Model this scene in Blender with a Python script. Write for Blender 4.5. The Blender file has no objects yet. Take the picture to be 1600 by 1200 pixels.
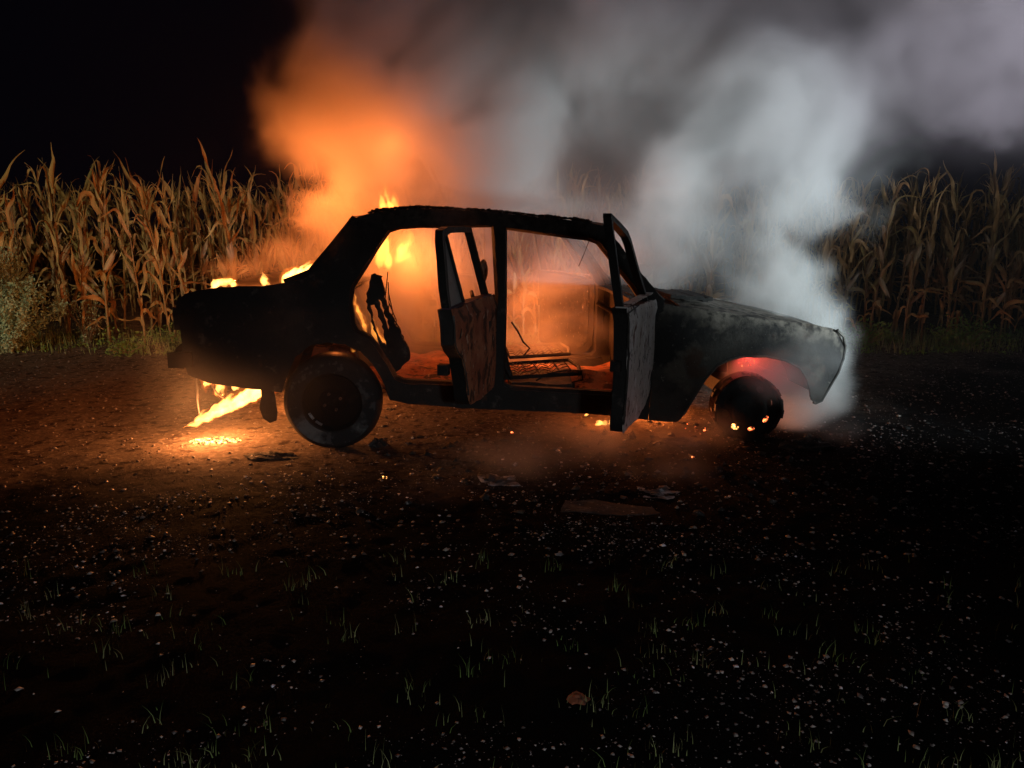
import bpy, math, random
import numpy as np
from mathutils import Vector, Matrix, noise as mn
from mathutils.geometry import delaunay_2d_cdt
SC = bpy.context.scene; COL = SC.collection
rnd = random.Random(7); RN = np.random.RandomState(7)
R = math.radians

# ------------------------------------------------------------------ camera, sky, floodlights, exposure
cam = bpy.data.cameras.new('camera'); camo = bpy.data.objects.new('camera', cam); COL.objects.link(camo)
camo.location = (0, -5.2, 1.3); camo.rotation_euler = (R(90 - 11.8), 0, 0)
cam.lens = 27; cam.sensor_width = 36; cam.clip_start = .05; cam.clip_end = 400
SC.camera = camo
world = bpy.data.worlds.new('World'); SC.world = world; world.use_nodes = True
bg = world.node_tree.nodes['Background']; bg.inputs[0].default_value = (.35, .35, .8, 1); bg.inputs[1].default_value = .0022

def spot(name, loc, aim, watts, col, cone, blend, size=.12):
    l = bpy.data.lights.new(name, 'SPOT'); l.energy = watts; l.color = col; l.spot_size = R(cone); l.spot_blend = blend
    l.shadow_soft_size = size
    o = bpy.data.objects.new(name, l); COL.objects.link(o); o.location = loc
    o.rotation_euler = (Vector(aim) - Vector(loc)).to_track_quat('-Z', 'Y').to_euler(); return o
# lights of the fire engines standing outside the frame, to the right and behind the camera
spot('floodlight_far', (4.2, -9.5, 2.3), (3.2, 1.0, 3.7), 1000, (.92, .90, 1.0), 36, .9, .2)
spot('floodlight_right', (9.3, -2.2, 1.2), (3.2, 1.5, 3.5), 2000, (.84, .80, 1.0), 48, 1, .15)
spot('headlight_right', (6.3, -3.7, .85), (2.05, .2, 1.15), 3600, (.80, .95, 1.0), 30, .9, .10)
spot('floodlight_left', (-7.5, -7.5, 2.6), (-5.2, 3.2, 1.0), 1500, (1.0, .88, .60), 36, .9, .15)
spot('floodlight_behind', (1.5, -9.5, 2.2), (.1, -4.1, .0), 420, (.92, .95, 1.0), 40, 1, .2)
SC.view_settings.view_transform = 'Standard'; SC.view_settings.look = 'None'
SC.view_settings.exposure = 0; SC.view_settings.gamma = 1; SC.view_settings.use_curve_mapping = False
cy = SC.cycles
cy.use_denoising = True; cy.volume_bounces = 4; cy.volume_step_rate = 2.0; cy.volume_max_steps = 256
cy.max_bounces = 6; cy.diffuse_bounces = 3; cy.glossy_bounces = 2; cy.sample_clamp_indirect = 4

# ------------------------------------------------------------------ materials
def new_mat(name):
    m = bpy.data.materials.new(name); m.use_nodes = True; t = m.node_tree
    return m, t, t.nodes, t.links, t.nodes['Principled BSDF']
def noise_fac(t, scale, lo, hi, coord='Object', detail=6, rough=.6, offs=None):
    N, L = t.nodes, t.links
    tc = N.new('ShaderNodeTexCoord'); nz = N.new('ShaderNodeTexNoise'); nz.inputs['Scale'].default_value = scale
    nz.inputs['Detail'].default_value = detail; nz.inputs['Roughness'].default_value = rough
    src = tc.outputs[coord]
    if offs:
        mp = N.new('ShaderNodeMapping'); mp.inputs['Location'].default_value = offs[0]; mp.inputs['Scale'].default_value = offs[1]
        L.new(src, mp.inputs[0]); src = mp.outputs[0]
    L.new(src, nz.inputs['Vector'])
    r = N.new('ShaderNodeMapRange'); r.interpolation_type = 'SMOOTHSTEP'
    r.inputs['From Min'].default_value = lo; r.inputs['From Max'].default_value = hi
    L.new(nz.outputs[0], r.inputs[0]); return r.outputs[0]
def mix(t, fac, a, b):
    N, L = t.nodes, t.links
    m = N.new('ShaderNodeMix'); m.data_type = 'RGBA'
    for k, v in ((0, fac), (6, a), (7, b)):
        if isinstance(v, (int, float)): m.inputs[k].default_value = v
        elif isinstance(v, tuple): m.inputs[k].default_value = v + (1,)
        else: L.new(v, m.inputs[k])
    return m.outputs[2]
def bump(t, bs, scale, strength, dist=.01, offs=None):
    N, L = t.nodes, t.links
    f = noise_fac(t, scale, 0, 1, detail=8, rough=.7, offs=offs)
    b = N.new('ShaderNodeBump'); b.inputs['Strength'].default_value = strength; b.inputs['Distance'].default_value = dist
    L.new(f, b.inputs['Height']); L.new(b.outputs[0], bs.inputs['Normal'])
def burnt(name, base, patches, rough=.7, bscale=30, bstr=.5, metal=0):
    """scorched sheet steel: base colour with noise-bounded stains (scale, lo, hi, colour, offset, stretch)"""
    m, t, N, L, bs = new_mat(name); c = base
    for i, (s, lo, hi, col, stretch) in enumerate(patches):
        f = noise_fac(t, s, lo, hi, offs=((i * 3.7, i * 1.3, i * 2.1), stretch)); c = mix(t, f, c, col)
    if isinstance(c, tuple): bs.inputs['Base Color'].default_value = c + (1,)
    else: L.new(c, bs.inputs['Base Color'])
    bs.inputs['Roughness'].default_value = rough; bs.inputs['Metallic'].default_value = metal
    bs.inputs['Specular IOR Level'].default_value = .3
    bump(t, bs, bscale, bstr); return m
S1 = (1, 1, 1)
M = {}
M['soot'] = burnt('sooty_steel', (.012, .011, .010), [(3, .50, .75, (.030, .026, .022), S1), (14, .58, .72, (.06, .05, .042), S1), (5, .62, .72, (.05, .022, .012), S1)])
M['fender'] = burnt('scorched_fender_steel', (.009, .008, .0075), [(1.7, .47, .60, (.030, .027, .022), (1, 1, 1.6)), (4.5, .54, .66, (.060, .052, .040), S1), (13, .60, .74, (.06, .055, .045), S1), (3, .60, .68, (.035, .018, .010), S1), (38, .66, .70, (.11, .10, .085), S1)], rough=.75)
M['ash'] = burnt('ash_burnt_steel', (.55, .50, .45), [(5, .45, .60, (.62, .59, .56), (1, 1, .6)), (8, .58, .66, (.16, .08, .05), (1, 1, .6)), (9, .60, .64, (.035, .03, .03), (1, 1, .5)), (26, .58, .64, (.14, .12, .10), S1), (15, .60, .64, (.72, .71, .68), (1, 1, .7))], rough=.85, bstr=1)
M['edge'] = burnt('pale_scorched_edge', (.05, .045, .04), [(7, .5, .68, (.15, .14, .12), S1), (15, .52, .62, (.03, .028, .026), S1)], rough=.8, bstr=.7)
M['rust'] = burnt('rusty_steel', (.30, .095, .045), [(5, .45, .60, (.42, .17, .08), S1), (9, .50, .60, (.07, .03, .018), (1, 1, .8)), (19, .62, .67, (.50, .36, .25), (1, 1, .7)), (30, .62, .66, (.03, .02, .015), S1)], rough=.85, bstr=1)
M['purple'] = burnt('heat_blued_steel', (.07, .03, .055), [(8, .48, .62, (.12, .05, .04), S1)], rough=.5)
M['tyre'] = burnt('charred_rubber', (.012, .012, .012), [(9, .55, .7, (.03, .03, .03), S1)], rough=.8, bscale=60)
M['tyre_ash'] = burnt('ash_on_rubber', (.016, .016, .016), [(1.8, .54, .62, (.12, .125, .12), S1), (16, .55, .62, (.05, .05, .05), S1)], rough=.9)
M['rim'] = burnt('charred_wheel_rim', (.004, .004, .004), [(12, .55, .65, (.012, .009, .007), S1)], rough=1)
M['grime'] = burnt('blackened_underbody', (.010, .009, .008), [(9, .55, .7, (.03, .02, .015), S1)], rough=.8)
M['wire'] = burnt('burnt_wire', (.05, .03, .02), [(20, .5, .6, (.14, .07, .04), S1)], rough=.6)
M['pane'] = burnt('sooted_glass', (.16, .15, .14), [(8, .5, .65, (.08, .07, .06), S1)], rough=.5)
M['chrome'] = burnt('dulled_chrome', (.20, .16, .12), [(14, .5, .62, (.09, .06, .04), S1)], rough=.6, metal=.3)
M['clinker'] = burnt('cinder', (.018, .017, .016), [(14, .5, .62, (.06, .055, .05), S1), (30, .62, .68, (.3, .29, .28), S1)], rough=.95, bscale=50, bstr=1)
M['paleash'] = burnt('pale_ash', (.16, .15, .15), [(20, .45, .6, (.40, .39, .40), S1), (11, .5, .6, (.05, .045, .045), S1)], rough=.95, bstr=1)

def heat_band(m, a, b, c0, col, slope):
    t = m.node_tree; N, L = t.nodes, t.links; bs = N['Principled BSDF']; old = bs.inputs['Base Color'].links[0].from_socket
    tc = N.new('ShaderNodeTexCoord'); sx = N.new('ShaderNodeSeparateXYZ'); L.new(tc.outputs['Object'], sx.inputs[0])
    def mt(op, x, y, cl=False):
        q = N.new('ShaderNodeMath'); q.operation = op; q.use_clamp = cl
        for i, v in enumerate((x, y)):
            if isinstance(v, (int, float)): q.inputs[i].default_value = v
            else: L.new(v, q.inputs[i])
        return q.outputs[0]
    z = mt('ADD', sx.outputs[2], mt('MULTIPLY', sx.outputs[0], slope)); z = mt('ADD', z, mt('MULTIPLY', noise_fac(t, 7, .2, .8), c0))
    f = mt('MULTIPLY', mt('SUBTRACT', z, a), 1 / (b - a), True); f = mt('MULTIPLY', f, noise_fac(t, 18, .36, .60))
    L.new(mix(t, f, old, col), bs.inputs['Base Color'])
heat_band(M['fender'], .93, 1.08, .14, (.19, .165, .135), .17)
heat_band(M['soot'], 1.30, 1.50, .20, (.06, .05, .042), .0)
def corn_mat(name, cols, green=.0):
    m, t, N, L, bs = new_mat(name)
    oi = N.new('ShaderNodeObjectInfo'); rp = N.new('ShaderNodeValToRGB')
    for i, c in enumerate(cols):
        e = rp.color_ramp.elements[i] if i < 2 else rp.color_ramp.elements.new(1)
        e.position = i / (len(cols) - 1); e.color = c + (1,)
    L.new(oi.outputs['Random'], rp.inputs[0])
    f = noise_fac(t, 9, .4, .7, offs=((0, 0, 0), (1, 1, .3)))
    c = mix(t, f, rp.outputs[0], (cols[0][0] * .45, cols[0][1] * .38, cols[0][2] * .3))
    L.new(c, bs.inputs['Base Color']); bs.inputs['Roughness'].default_value = .75
    bs.inputs['Specular IOR Level'].default_value = .2
    return m
M['leaf'] = corn_mat('dry_corn_leaf', [(.46, .28, .10), (.54, .36, .15), (.28, .22, .07), (.46, .23, .09)])
M['stalk'] = corn_mat('dry_corn_stalk', [(.36, .24, .11), (.28, .20, .08), (.24, .12, .06)])
M['husk'] = corn_mat('corn_husk', [(.50, .38, .22), (.42, .26, .13)])
def veg_mat(name, a, b):
    m, t, N, L, bs = new_mat(name)
    L.new(mix(t, noise_fac(t, 4, .4, .65), a, b), bs.inputs['Base Color']); bs.inputs['Roughness'].default_value = .7
    bs.inputs['Specular IOR Level'].default_value = .25; return m
M['weed'] = veg_mat('weed_leaf', (.10, .19, .03), (.19, .26, .07))
M['shrub'] = veg_mat('silvery_leaf', (.27, .37, .22), (.38, .47, .30))
M['grass'] = veg_mat('grass_blade', (.10, .16, .04), (.26, .27, .13))
M['twig'] = veg_mat('twig_bark', (.16, .11, .06), (.22, .15, .08))
def ember_mat(name, col, s):
    m, t, N, L, bs = new_mat(name)
    bs.inputs['Base Color'].default_value = (.02, .01, .01, 1)
    f = noise_fac(t, 40, .45, .7)
    mu = N.new('ShaderNodeMath'); mu.operation = 'MULTIPLY'; mu.inputs[1].default_value = s; L.new(f, mu.inputs[0])
    bs.inputs['Emission Color'].default_value = col + (1,); L.new(mu.outputs[0], bs.inputs['Emission Strength'])
    return m
M['ember'] = ember_mat('glowing_ember', (1, .18, .05), 9)
M['ember_hot'] = ember_mat('hot_ember', (1, .42, .10), 14)
def flame_mat(name, col, s):
    m = bpy.data.materials.new(name); m.use_nodes = True; t = m.node_tree; t.nodes.clear()
    o = t.nodes.new('ShaderNodeOutputMaterial'); e = t.nodes.new('ShaderNodeEmission')
    e.inputs[0].default_value = col + (1,); e.inputs[1].default_value = s
    t.links.new(e.outputs[0], o.inputs['Volume']); return m
M['flame'] = flame_mat('flame', (1, .36, .05), 42)
M['flame_hot'] = flame_mat('hot_flame', (1, .45, .10), 95)
M['flame_soft'] = flame_mat('soft_flame', (1, .22, .02), 7)

# ------------------------------------------------------------------ mesh helpers
class MB:
    def __init__(s): s.v = []; s.f = []
    def add(s, vs, fs):
        o = len(s.v); s.v += [tuple(v) for v in vs]; s.f += [tuple(i + o for i in f) for f in fs]; return s
    def box(s, c, d, rot=None):
        vs = []
        for x in (-.5, .5):
            for y in (-.5, .5):
                for z in (-.5, .5):
                    p = Vector((x * d[0], y * d[1], z * d[2]))
                    if rot: p = rot @ p
                    vs.append(p + Vector(c))
        return s.add(vs, [(0, 1, 3, 2), (4, 6, 7, 5), (0, 4, 5, 1), (2, 3, 7, 6), (0, 2, 6, 4), (1, 5, 7, 3)])
    def tube(s, pts, rad, n=8, cap=True):
        pts = [Vector(p) for p in pts]; m = len(pts)
        rr = rad if isinstance(rad, (list, tuple)) else [rad] * m
        up = None; vs = []
        for i, p in enumerate(pts):
            t = (pts[min(i + 1, m - 1)] - pts[max(i - 1, 0)]).normalized()
            if up is None: up = t.orthogonal().normalized()
            up = (up - t * up.dot(t)).normalized(); b = t.cross(up)
            for k in range(n):
                a = 2 * math.pi * k / n; vs.append(p + (up * math.cos(a) + b * math.sin(a)) * rr[i])
        fs = [(i * n + k, i * n + (k + 1) % n, (i + 1) * n + (k + 1) % n, (i + 1) * n + k) for i in range(m - 1) for k in range(n)]
        if cap: fs += [tuple(range(n))[::-1], tuple((m - 1) * n + k for k in range(n))]
        return s.add(vs, fs)
    def lathe(s, prof, n=48, axis_y=True, close=False):
        vs = []; m = len(prof)
        for r, h in prof:
            for k in range(n):
                a = 2 * math.pi * k / n; vs.append((r * math.cos(a), h, r * math.sin(a)))
        rng = range(m) if close else range(m - 1)
        fs = [(i * n + k, i * n + (k + 1) % n, ((i + 1) % m) * n + (k + 1) % n, ((i + 1) % m) * n + k) for i in rng for k in range(n)]
        return s.add(vs, fs)
    def build(s, name, mat, parent=None, sharp=35, smooth=True, loc=None):
        me = bpy.data.meshes.new(name); me.from_pydata(s.v, [], s.f); me.materials.append(mat)
        if smooth:
            me.shade_smooth()
            if sharp: me.set_sharp_from_angle(angle=R(sharp))
        me.update(); o = bpy.data.objects.new(name, me); COL.objects.link(o)
        if parent: o.parent = parent
        if loc: o.location = loc
        return o
def tag(o, label=None, cat=None, group=None, kind=None):
    for k, v in (('label', label), ('category', cat), ('group', group), ('kind', kind)):
        if v: o[k] = v
    return o
def empty(name, loc=(0, 0, 0), rz=0):
    o = bpy.data.objects.new(name, None); COL.objects.link(o); o.location = loc; o.rotation_euler = (0, 0, rz); o.empty_display_size = .1; return o
def inside(p, poly):
    c = False; n = len(poly); j = n - 1
    for i in range(n):
        if (poly[i][1] > p[1]) != (poly[j][1] > p[1]) and p[0] < (poly[j][0] - poly[i][0]) * (p[1] - poly[i][1]) / (poly[j][1] - poly[i][1]) + poly[i][0]: c = not c
        j = i
    return c
def resample(poly, sp):
    out = []
    for i in range(len(poly)):
        a, b = poly[i], poly[(i + 1) % len(poly)]; d = math.dist(a, b); k = max(1, round(d / sp))
        out += [(a[0] + (b[0] - a[0]) * j / k, a[1] + (b[1] - a[1]) * j / k) for j in range(k)]
    return out
def panel(outline, holes, fn, thick, sp=.035, mb=None, rag=0.0):
    """solid sheet: outline with holes in (u, v), mapped by fn(u, v, depth)"""
    loops = [resample(outline, sp)] + [resample(h, sp) for h in holes]
    if rag: loops = [[(x + rnd.uniform(-rag, rag), z + rnd.uniform(-rag, rag)) for x, z in l] for l in loops]
    pts = []; edges = []
    for l in loops:
        o = len(pts); pts += l; edges += [(o + i, o + (i + 1) % len(l)) for i in range(len(l))]
    xs = [p[0] for p in outline]; zs = [p[1] for p in outline]; g = sp * 1.15; allb = pts[:]
    bb = np.array(allb)
    u = min(xs)
    while u < max(xs):
        v = min(zs)
        while v < max(zs):
            p = (u + rnd.uniform(-.2, .2) * g, v + rnd.uniform(-.2, .2) * g)
            if inside(p, loops[0]) and not any(inside(p, h) for h in loops[1:]) and ((bb - np.array(p)) ** 2).sum(1).min() > (sp * .6) ** 2: pts.append(p)
            v += g
        u += g
    V2, E2, F2, *_ = delaunay_2d_cdt([Vector(p) for p in pts], edges, [], 0, 1e-6)
    F = []
    for f in F2:
        c = (sum(V2[i][0] for i in f) / 3, sum(V2[i][1] for i in f) / 3)
        if inside(c, loops[0]) and not any(inside(c, h) for h in loops[1:]): F.append(tuple(f))
    n = len(V2); vs = [fn(p[0], p[1], 0) for p in V2] + [fn(p[0], p[1], thick) for p in V2]
    cnt = {}
    for f in F:
        for i in range(3):
            e = (f[i], f[(i + 1) % 3]); cnt[e] = 1
    fs = list(F) + [tuple(i + n for i in f[::-1]) for f in F]
    for (a, b) in cnt:
        if (b, a) not in cnt: fs.append((b, a, a + n, b + n))
    mb = mb or MB(); return mb.add(vs, fs)
def sheet(us, vs_, fn, thick, mb=None):
    """solid grid sheet: fn(u, v) -> point, thickened along -z"""
    nu, nv = len(us), len(vs_); top = [Vector(fn(u, v)) for u in us for v in vs_]
    bot = [p + Vector(thick) for p in top]; n = nu * nv; fs = []
    for i in range(nu - 1):
        for j in range(nv - 1):
            a = i * nv + j; q = (a, a + nv, a + nv + 1, a + 1); fs += [q, tuple(k + n for k in q[::-1])]
    ring = [i * nv for i in range(nu)] + [(nu - 1) * nv + j for j in range(1, nv)] + [i * nv + nv - 1 for i in range(nu - 2, -1, -1)] + [j for j in range(nv - 2, 0, -1)]
    for i in range(len(ring)):
        a, b = ring[i], ring[(i + 1) % len(ring)]; fs.append((b, a, a + n, b + n))
    return (mb or MB()).add(top + bot, fs)
def lin(a, b, n): return [a + (b - a) * i / (n - 1) for i in range(n)]
def interp(x, tab): return float(np.interp(x, [t[0] for t in tab], [t[1] for t in tab]))

# ------------------------------------------------------------------ ground
def fbm2(X, Y, sc, oct=4, seed=0):
    rs = np.random.RandomState(seed); out = np.zeros_like(X); amp = 1; tot = 0
    for o in range(oct):
        G = rs.rand(256, 256); x = X * sc * 2 ** o + 100; y = Y * sc * 2 ** o + 100
        xi = np.floor(x).astype(int); yi = np.floor(y).astype(int); fx = x - xi; fy = y - yi
        fx = fx * fx * (3 - 2 * fx); fy = fy * fy * (3 - 2 * fy); g = lambda a, b: G[a % 256, b % 256]
        out += amp * ((g(xi, yi) * (1 - fx) + g(xi + 1, yi) * fx) * (1 - fy) + (g(xi, yi + 1) * (1 - fx) + g(xi + 1, yi + 1) * fx) * fy)
        tot += amp; amp *= .5
    return out / tot
def gz(X, Y):
    X = np.asarray(X, float); Y = np.asarray(Y, float)
    z = (fbm2(X, Y, .5, 3, 1) - .5) * .05 + (fbm2(X, Y, 4, 4, 2) - .5) * .020 + (fbm2(X, Y, 17, 3, 5) - .5) * .014
    k = np.exp(-((X + 1.07) ** 2 + (Y + .8) ** 2) * 6) + np.exp(-((X - 1.44) ** 2 + (Y + .6) ** 2) * 6)
    z = z * (1 - np.clip(k, 0, 1) * .8)
    return z + .10 * np.clip((Y - 2.3) / .8, 0, 1) * fbm2(X, Y, 1.3, 2, 9)
xs = np.concatenate([-np.geomspace(160, 6.2, 24), np.arange(-6, 6.001, .028), np.geomspace(6.2, 160, 24)])
ys = np.concatenate([-np.geomspace(160, 5.2, 20), np.arange(-5, -3.8, .06), np.arange(-3.8, 3.3, .028), np.arange(3.3, 6, .15), np.geomspace(6.2, 160, 24)])
GX, GY = np.meshgrid(xs, ys, indexing='ij'); GZ = gz(GX, GY)
nx, ny = GX.shape; me = bpy.data.meshes.new('ground'); me.vertices.add(nx * ny)
me.vertices.foreach_set('co', np.stack([GX, GY, GZ], -1).astype(np.float32).ravel())
idx = np.arange(nx * ny).reshape(nx, ny); Q = np.stack([idx[:-1, :-1], idx[1:, :-1], idx[1:, 1:], idx[:-1, 1:]], -1).reshape(-1, 4)
me.loops.add(Q.size); me.loops.foreach_set('vertex_index', Q.ravel().astype(np.int32)); me.polygons.add(len(Q))
me.polygons.foreach_set('loop_start', np.arange(0, Q.size, 4, dtype=np.int32)); me.update(calc_edges=True); me.shade_smooth()
m, t, N, L, bs = new_mat('gravelly_earth')
c = mix(t, noise_fac(t, 1.1, .4, .65), (.105, .080, .062), (.070, .052, .042))
c = mix(t, noise_fac(t, 30, .5, .62), c, (.15, .12, .095)); c = mix(t, noise_fac(t, 12, .52, .64), c, (.035, .025, .02))
# charred area round the front of the car, then foreground shade painted into the colour
tc = N.new('ShaderNodeTexCoord'); sx = N.new('ShaderNodeSeparateXYZ'); L.new(tc.outputs['Object'], sx.inputs[0])
def mth(op, a, b, clamp=False):
    q = N.new('ShaderNodeMath'); q.operation = op; q.use_clamp = clamp
    for i, v in enumerate((a, b)):
        if isinstance(v, (int, float)): q.inputs[i].default_value = v
        else: L.new(v, q.inputs[i])
    return q.outputs[0]
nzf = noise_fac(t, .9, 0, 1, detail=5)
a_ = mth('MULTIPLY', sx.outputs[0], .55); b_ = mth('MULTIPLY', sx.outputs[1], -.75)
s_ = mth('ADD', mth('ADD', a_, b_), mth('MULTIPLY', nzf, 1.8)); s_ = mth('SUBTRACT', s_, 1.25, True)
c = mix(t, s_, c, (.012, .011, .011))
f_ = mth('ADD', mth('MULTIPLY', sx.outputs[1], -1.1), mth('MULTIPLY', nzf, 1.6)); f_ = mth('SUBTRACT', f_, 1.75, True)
c = mix(t, f_, c, (.004, .0036, .0032))   # painted shade: near-black colour over the unlit near ground
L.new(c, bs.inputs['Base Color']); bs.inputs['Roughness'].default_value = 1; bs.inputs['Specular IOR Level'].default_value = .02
bump(t, bs, 60, .6, .01)
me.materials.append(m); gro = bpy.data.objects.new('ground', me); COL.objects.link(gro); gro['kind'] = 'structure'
def gh(x, y): return float(gz(np.array([x]), np.array([y]))[0])

def mesh_np(name, V, F, mat, parent=None, smooth=False):
    me = bpy.data.meshes.new(name); V = np.asarray(V, np.float32); F = np.asarray(F, np.int32); k = F.shape[1]
    me.vertices.add(len(V)); me.vertices.foreach_set('co', V.ravel()); me.loops.add(F.size)
    me.loops.foreach_set('vertex_index', F.ravel()); me.polygons.add(len(F))
    me.polygons.foreach_set('loop_start', np.arange(0, F.size, k, dtype=np.int32)); me.update(calc_edges=True)
    if smooth: me.shade_smooth()
    me.materials.append(mat); o = bpy.data.objects.new(name, me); COL.objects.link(o)
    if parent: o.parent = parent
    return o
# pebbles and chips on the ground
OCT = np.array([(1, 0, 0), (-1, 0, 0), (0, 1, 0), (0, -1, 0), (0, 0, 1), (0, 0, -1)], float)
OF = np.array([(0, 2, 4), (2, 1, 4), (1, 3, 4), (3, 0, 4), (2, 0, 5), (1, 2, 5), (3, 1, 5), (0, 3, 5)])
def stones(name, n, xr, yr, smin, smax, mat, flat=.6, keep=None):
    X = RN.uniform(*xr, n); Y = RN.uniform(*yr, n)
    if keep is not None:
        k = keep(X, Y) > RN.rand(n); X, Y = X[k], Y[k]; n = len(X)
    S = smin + (smax - smin) * RN.rand(n) ** 6
    P = OCT[None] * S[:, None, None] * RN.uniform(.6, 1.25, (n, 6, 1)); P[:, :, 2] *= flat
    P += RN.uniform(-.25, .25, (n, 6, 3)) * S[:, None, None]
    A = RN.uniform(0, 6.28, n); ca, sa = np.cos(A)[:, None], np.sin(A)[:, None]
    x, y = P[:, :, 0] * ca - P[:, :, 1] * sa, P[:, :, 0] * sa + P[:, :, 1] * ca
    P[:, :, 0] = x + X[:, None]; P[:, :, 1] = y + Y[:, None]; P[:, :, 2] += (gz(X, Y) + S * flat * .3)[:, None]
    F = (OF[None] + (np.arange(n) * 6)[:, None, None]).reshape(-1, 3)
    return mesh_np(name, P.reshape(-1, 3), F, mat)
def pebble_mat(name, cols):
    m, t, N, L, bs = new_mat(name); g = N.new('ShaderNodeNewGeometry'); rp = N.new('ShaderNodeValToRGB')
    rp.color_ramp.interpolation = 'CONSTANT'
    for i, (p, c) in enumerate(cols):
        e = rp.color_ramp.elements[i] if i < 2 else rp.color_ramp.elements.new(p)
        e.position = p; e.color = c + (1,)
    L.new(g.outputs['Random Per Island'], rp.inputs[0]); L.new(rp.outputs[0], bs.inputs['Base Color'])
    bs.inputs['Roughness'].default_value = .55; return m
M['pebble'] = pebble_mat('pebble_stone', [(0, (.05, .035, .03)), (.45, (.10, .07, .055)), (.75, (.15, .12, .10)), (.95, (.26, .23, .20))])
M['chip'] = pebble_mat('pale_chip', [(0, (.10, .085, .08)), (.35, (.20, .17, .155)), (.6, (.32, .28, .26)), (.8, (.46, .42, .40)), (.94, (.60, .58, .64))])
o = stones('pebbles', 30000, (-6.2, 6.2), (-2.4, 2.9), .003, .015, M['pebble']); tag(o, 'small pebbles and clods strewn over the dirt track', 'pebbles', kind='stuff')
o = stones('pale_chips', 48000, (-5.6, 5.6), (-3.9, .8), .002, .012, M['chip'], .5, keep=lambda X, Y: np.clip((fbm2(X, Y, 2.2, 4, 21) - .5) * 6, .03, 1) * np.clip(.15 + (-.9 - Y) / .8 + np.clip(X - 1, 0, 1), .12, 1))
tag(o, 'pale chips and scraps scattered across the dark foreground', 'debris', kind='stuff')
o = stones('soil_crumbs', 26000, (-2.3, 2.3), (-3.65, -1.6), .0012, .009, M['chip'], .5, keep=lambda X, Y: np.clip((fbm2(X, Y, 3.1, 4, 27) - .5) * 6, .04, 1))
tag(o, 'fine grey crumbs and leaf litter clustered on the near soil', 'debris', kind='stuff')
o = stones('cinders', 3800, (-1.0, 2.9), (-2.1, .3), .004, .035, M['clinker'], .5, keep=lambda X, Y: np.exp(-((X - .8) / 1.5) ** 2 - ((Y + .9) / .7) ** 2))
tag(o, 'black cinders and ash spread beside the burnt car', 'cinders', kind='stuff')

# ------------------------------------------------------------------ the burnt car (local x forward, near side at y = -.8)
def hw(x, z):
    w = .80 - .08 * max(0, .6 - z) ** 1.2 if z < .85 else .80 - .335 * (z - .85)
    if x > 1.5: w -= .10 * min((x - 1.5) / .6, 1.2) ** 2
    if x < -1.6: w -= .07 * min((-1.6 - x) / .5, 1.2) ** 2
    return w
def dent(x, z, s=0.0):
    return .007 * mn.noise(Vector((x * 3 + s, z * 3, s))) + .0028 * mn.noise(Vector((x * 13, z * 13, s + 4)))
car = empty('burnt_car', (.123, 0, 0), R(4.2))
tag(car, 'burnt-out saloon car standing with its doors open among flames and smoke', 'car')
def side(sg, s=0.0, off=0.0):
    return lambda x, z, d: (x, sg * (hw(x, z) + dent(x, z, s) + off - d), z)

sil = [(-2.04, .455), (-2.06, .547), (-2.053, .64), (-2.06, .73), (-2.085, .757), (-2.085, .785), (-2.068, .80), (-2.07, .858), (-2.052, .893), (-2.007, .919), (-1.929, .936), (-1.812, .951), (-1.712, .958), (-1.588, .957), (-1.49, .969), (-1.38, .988), (-1.329, 1.012), (-1.268, 1.09), (-1.193, 1.177), (-1.118, 1.276), (-1.086, 1.314), (-1.042, 1.344), (-.941, 1.364), (-.814, 1.377), (-.686, 1.384), (-.465, 1.373), (-.244, 1.359), (-.017, 1.334), (.203, 1.316), (.34, 1.293), (.40, 1.255),
       (.49, 1.135), (.60, .99), (.70, .865), (.70, .80), (.672, .79), (.640, .142)]
sil += [(.348, .182), (.01, .208), (-.467, .236), (-.78, .27), (-.894, .297), (-.93, .411), (-.985, .51), (-1.05, .585), (-1.13, .625), (-1.24, .638), (-1.33, .622), (-1.415, .555), (-1.464, .457), (-1.505, .352), (-1.926, .405)]
hole_r = [(-.278, 1.289), (-.584, 1.289), (-.687, 1.29), (-.814, 1.283), (-.877, 1.264), (-.941, 1.176), (-1.03, 1.04), (-1.09, .95), (-1.105, .857), (-1.092, .74), (-1.075, .70), (-1.0, .655), (-.945, .574), (-.89, .481), (-.856, .414), (-.818, .395), (-.776, .39), (-.315, .366), (-.288, .39), (-.262, .9)]
hole_f = [(-.208, 1.277), (-.038, 1.254), (.144, 1.232), (.275, 1.217), (.335, 1.195), (.44, 1.065), (.528, .95), (.595, .845), (.600, .80), (.585, .32), (.55, .285), (.424, .298), (-.19, .345), (-.232, .37), (-.224, .868)]
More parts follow.
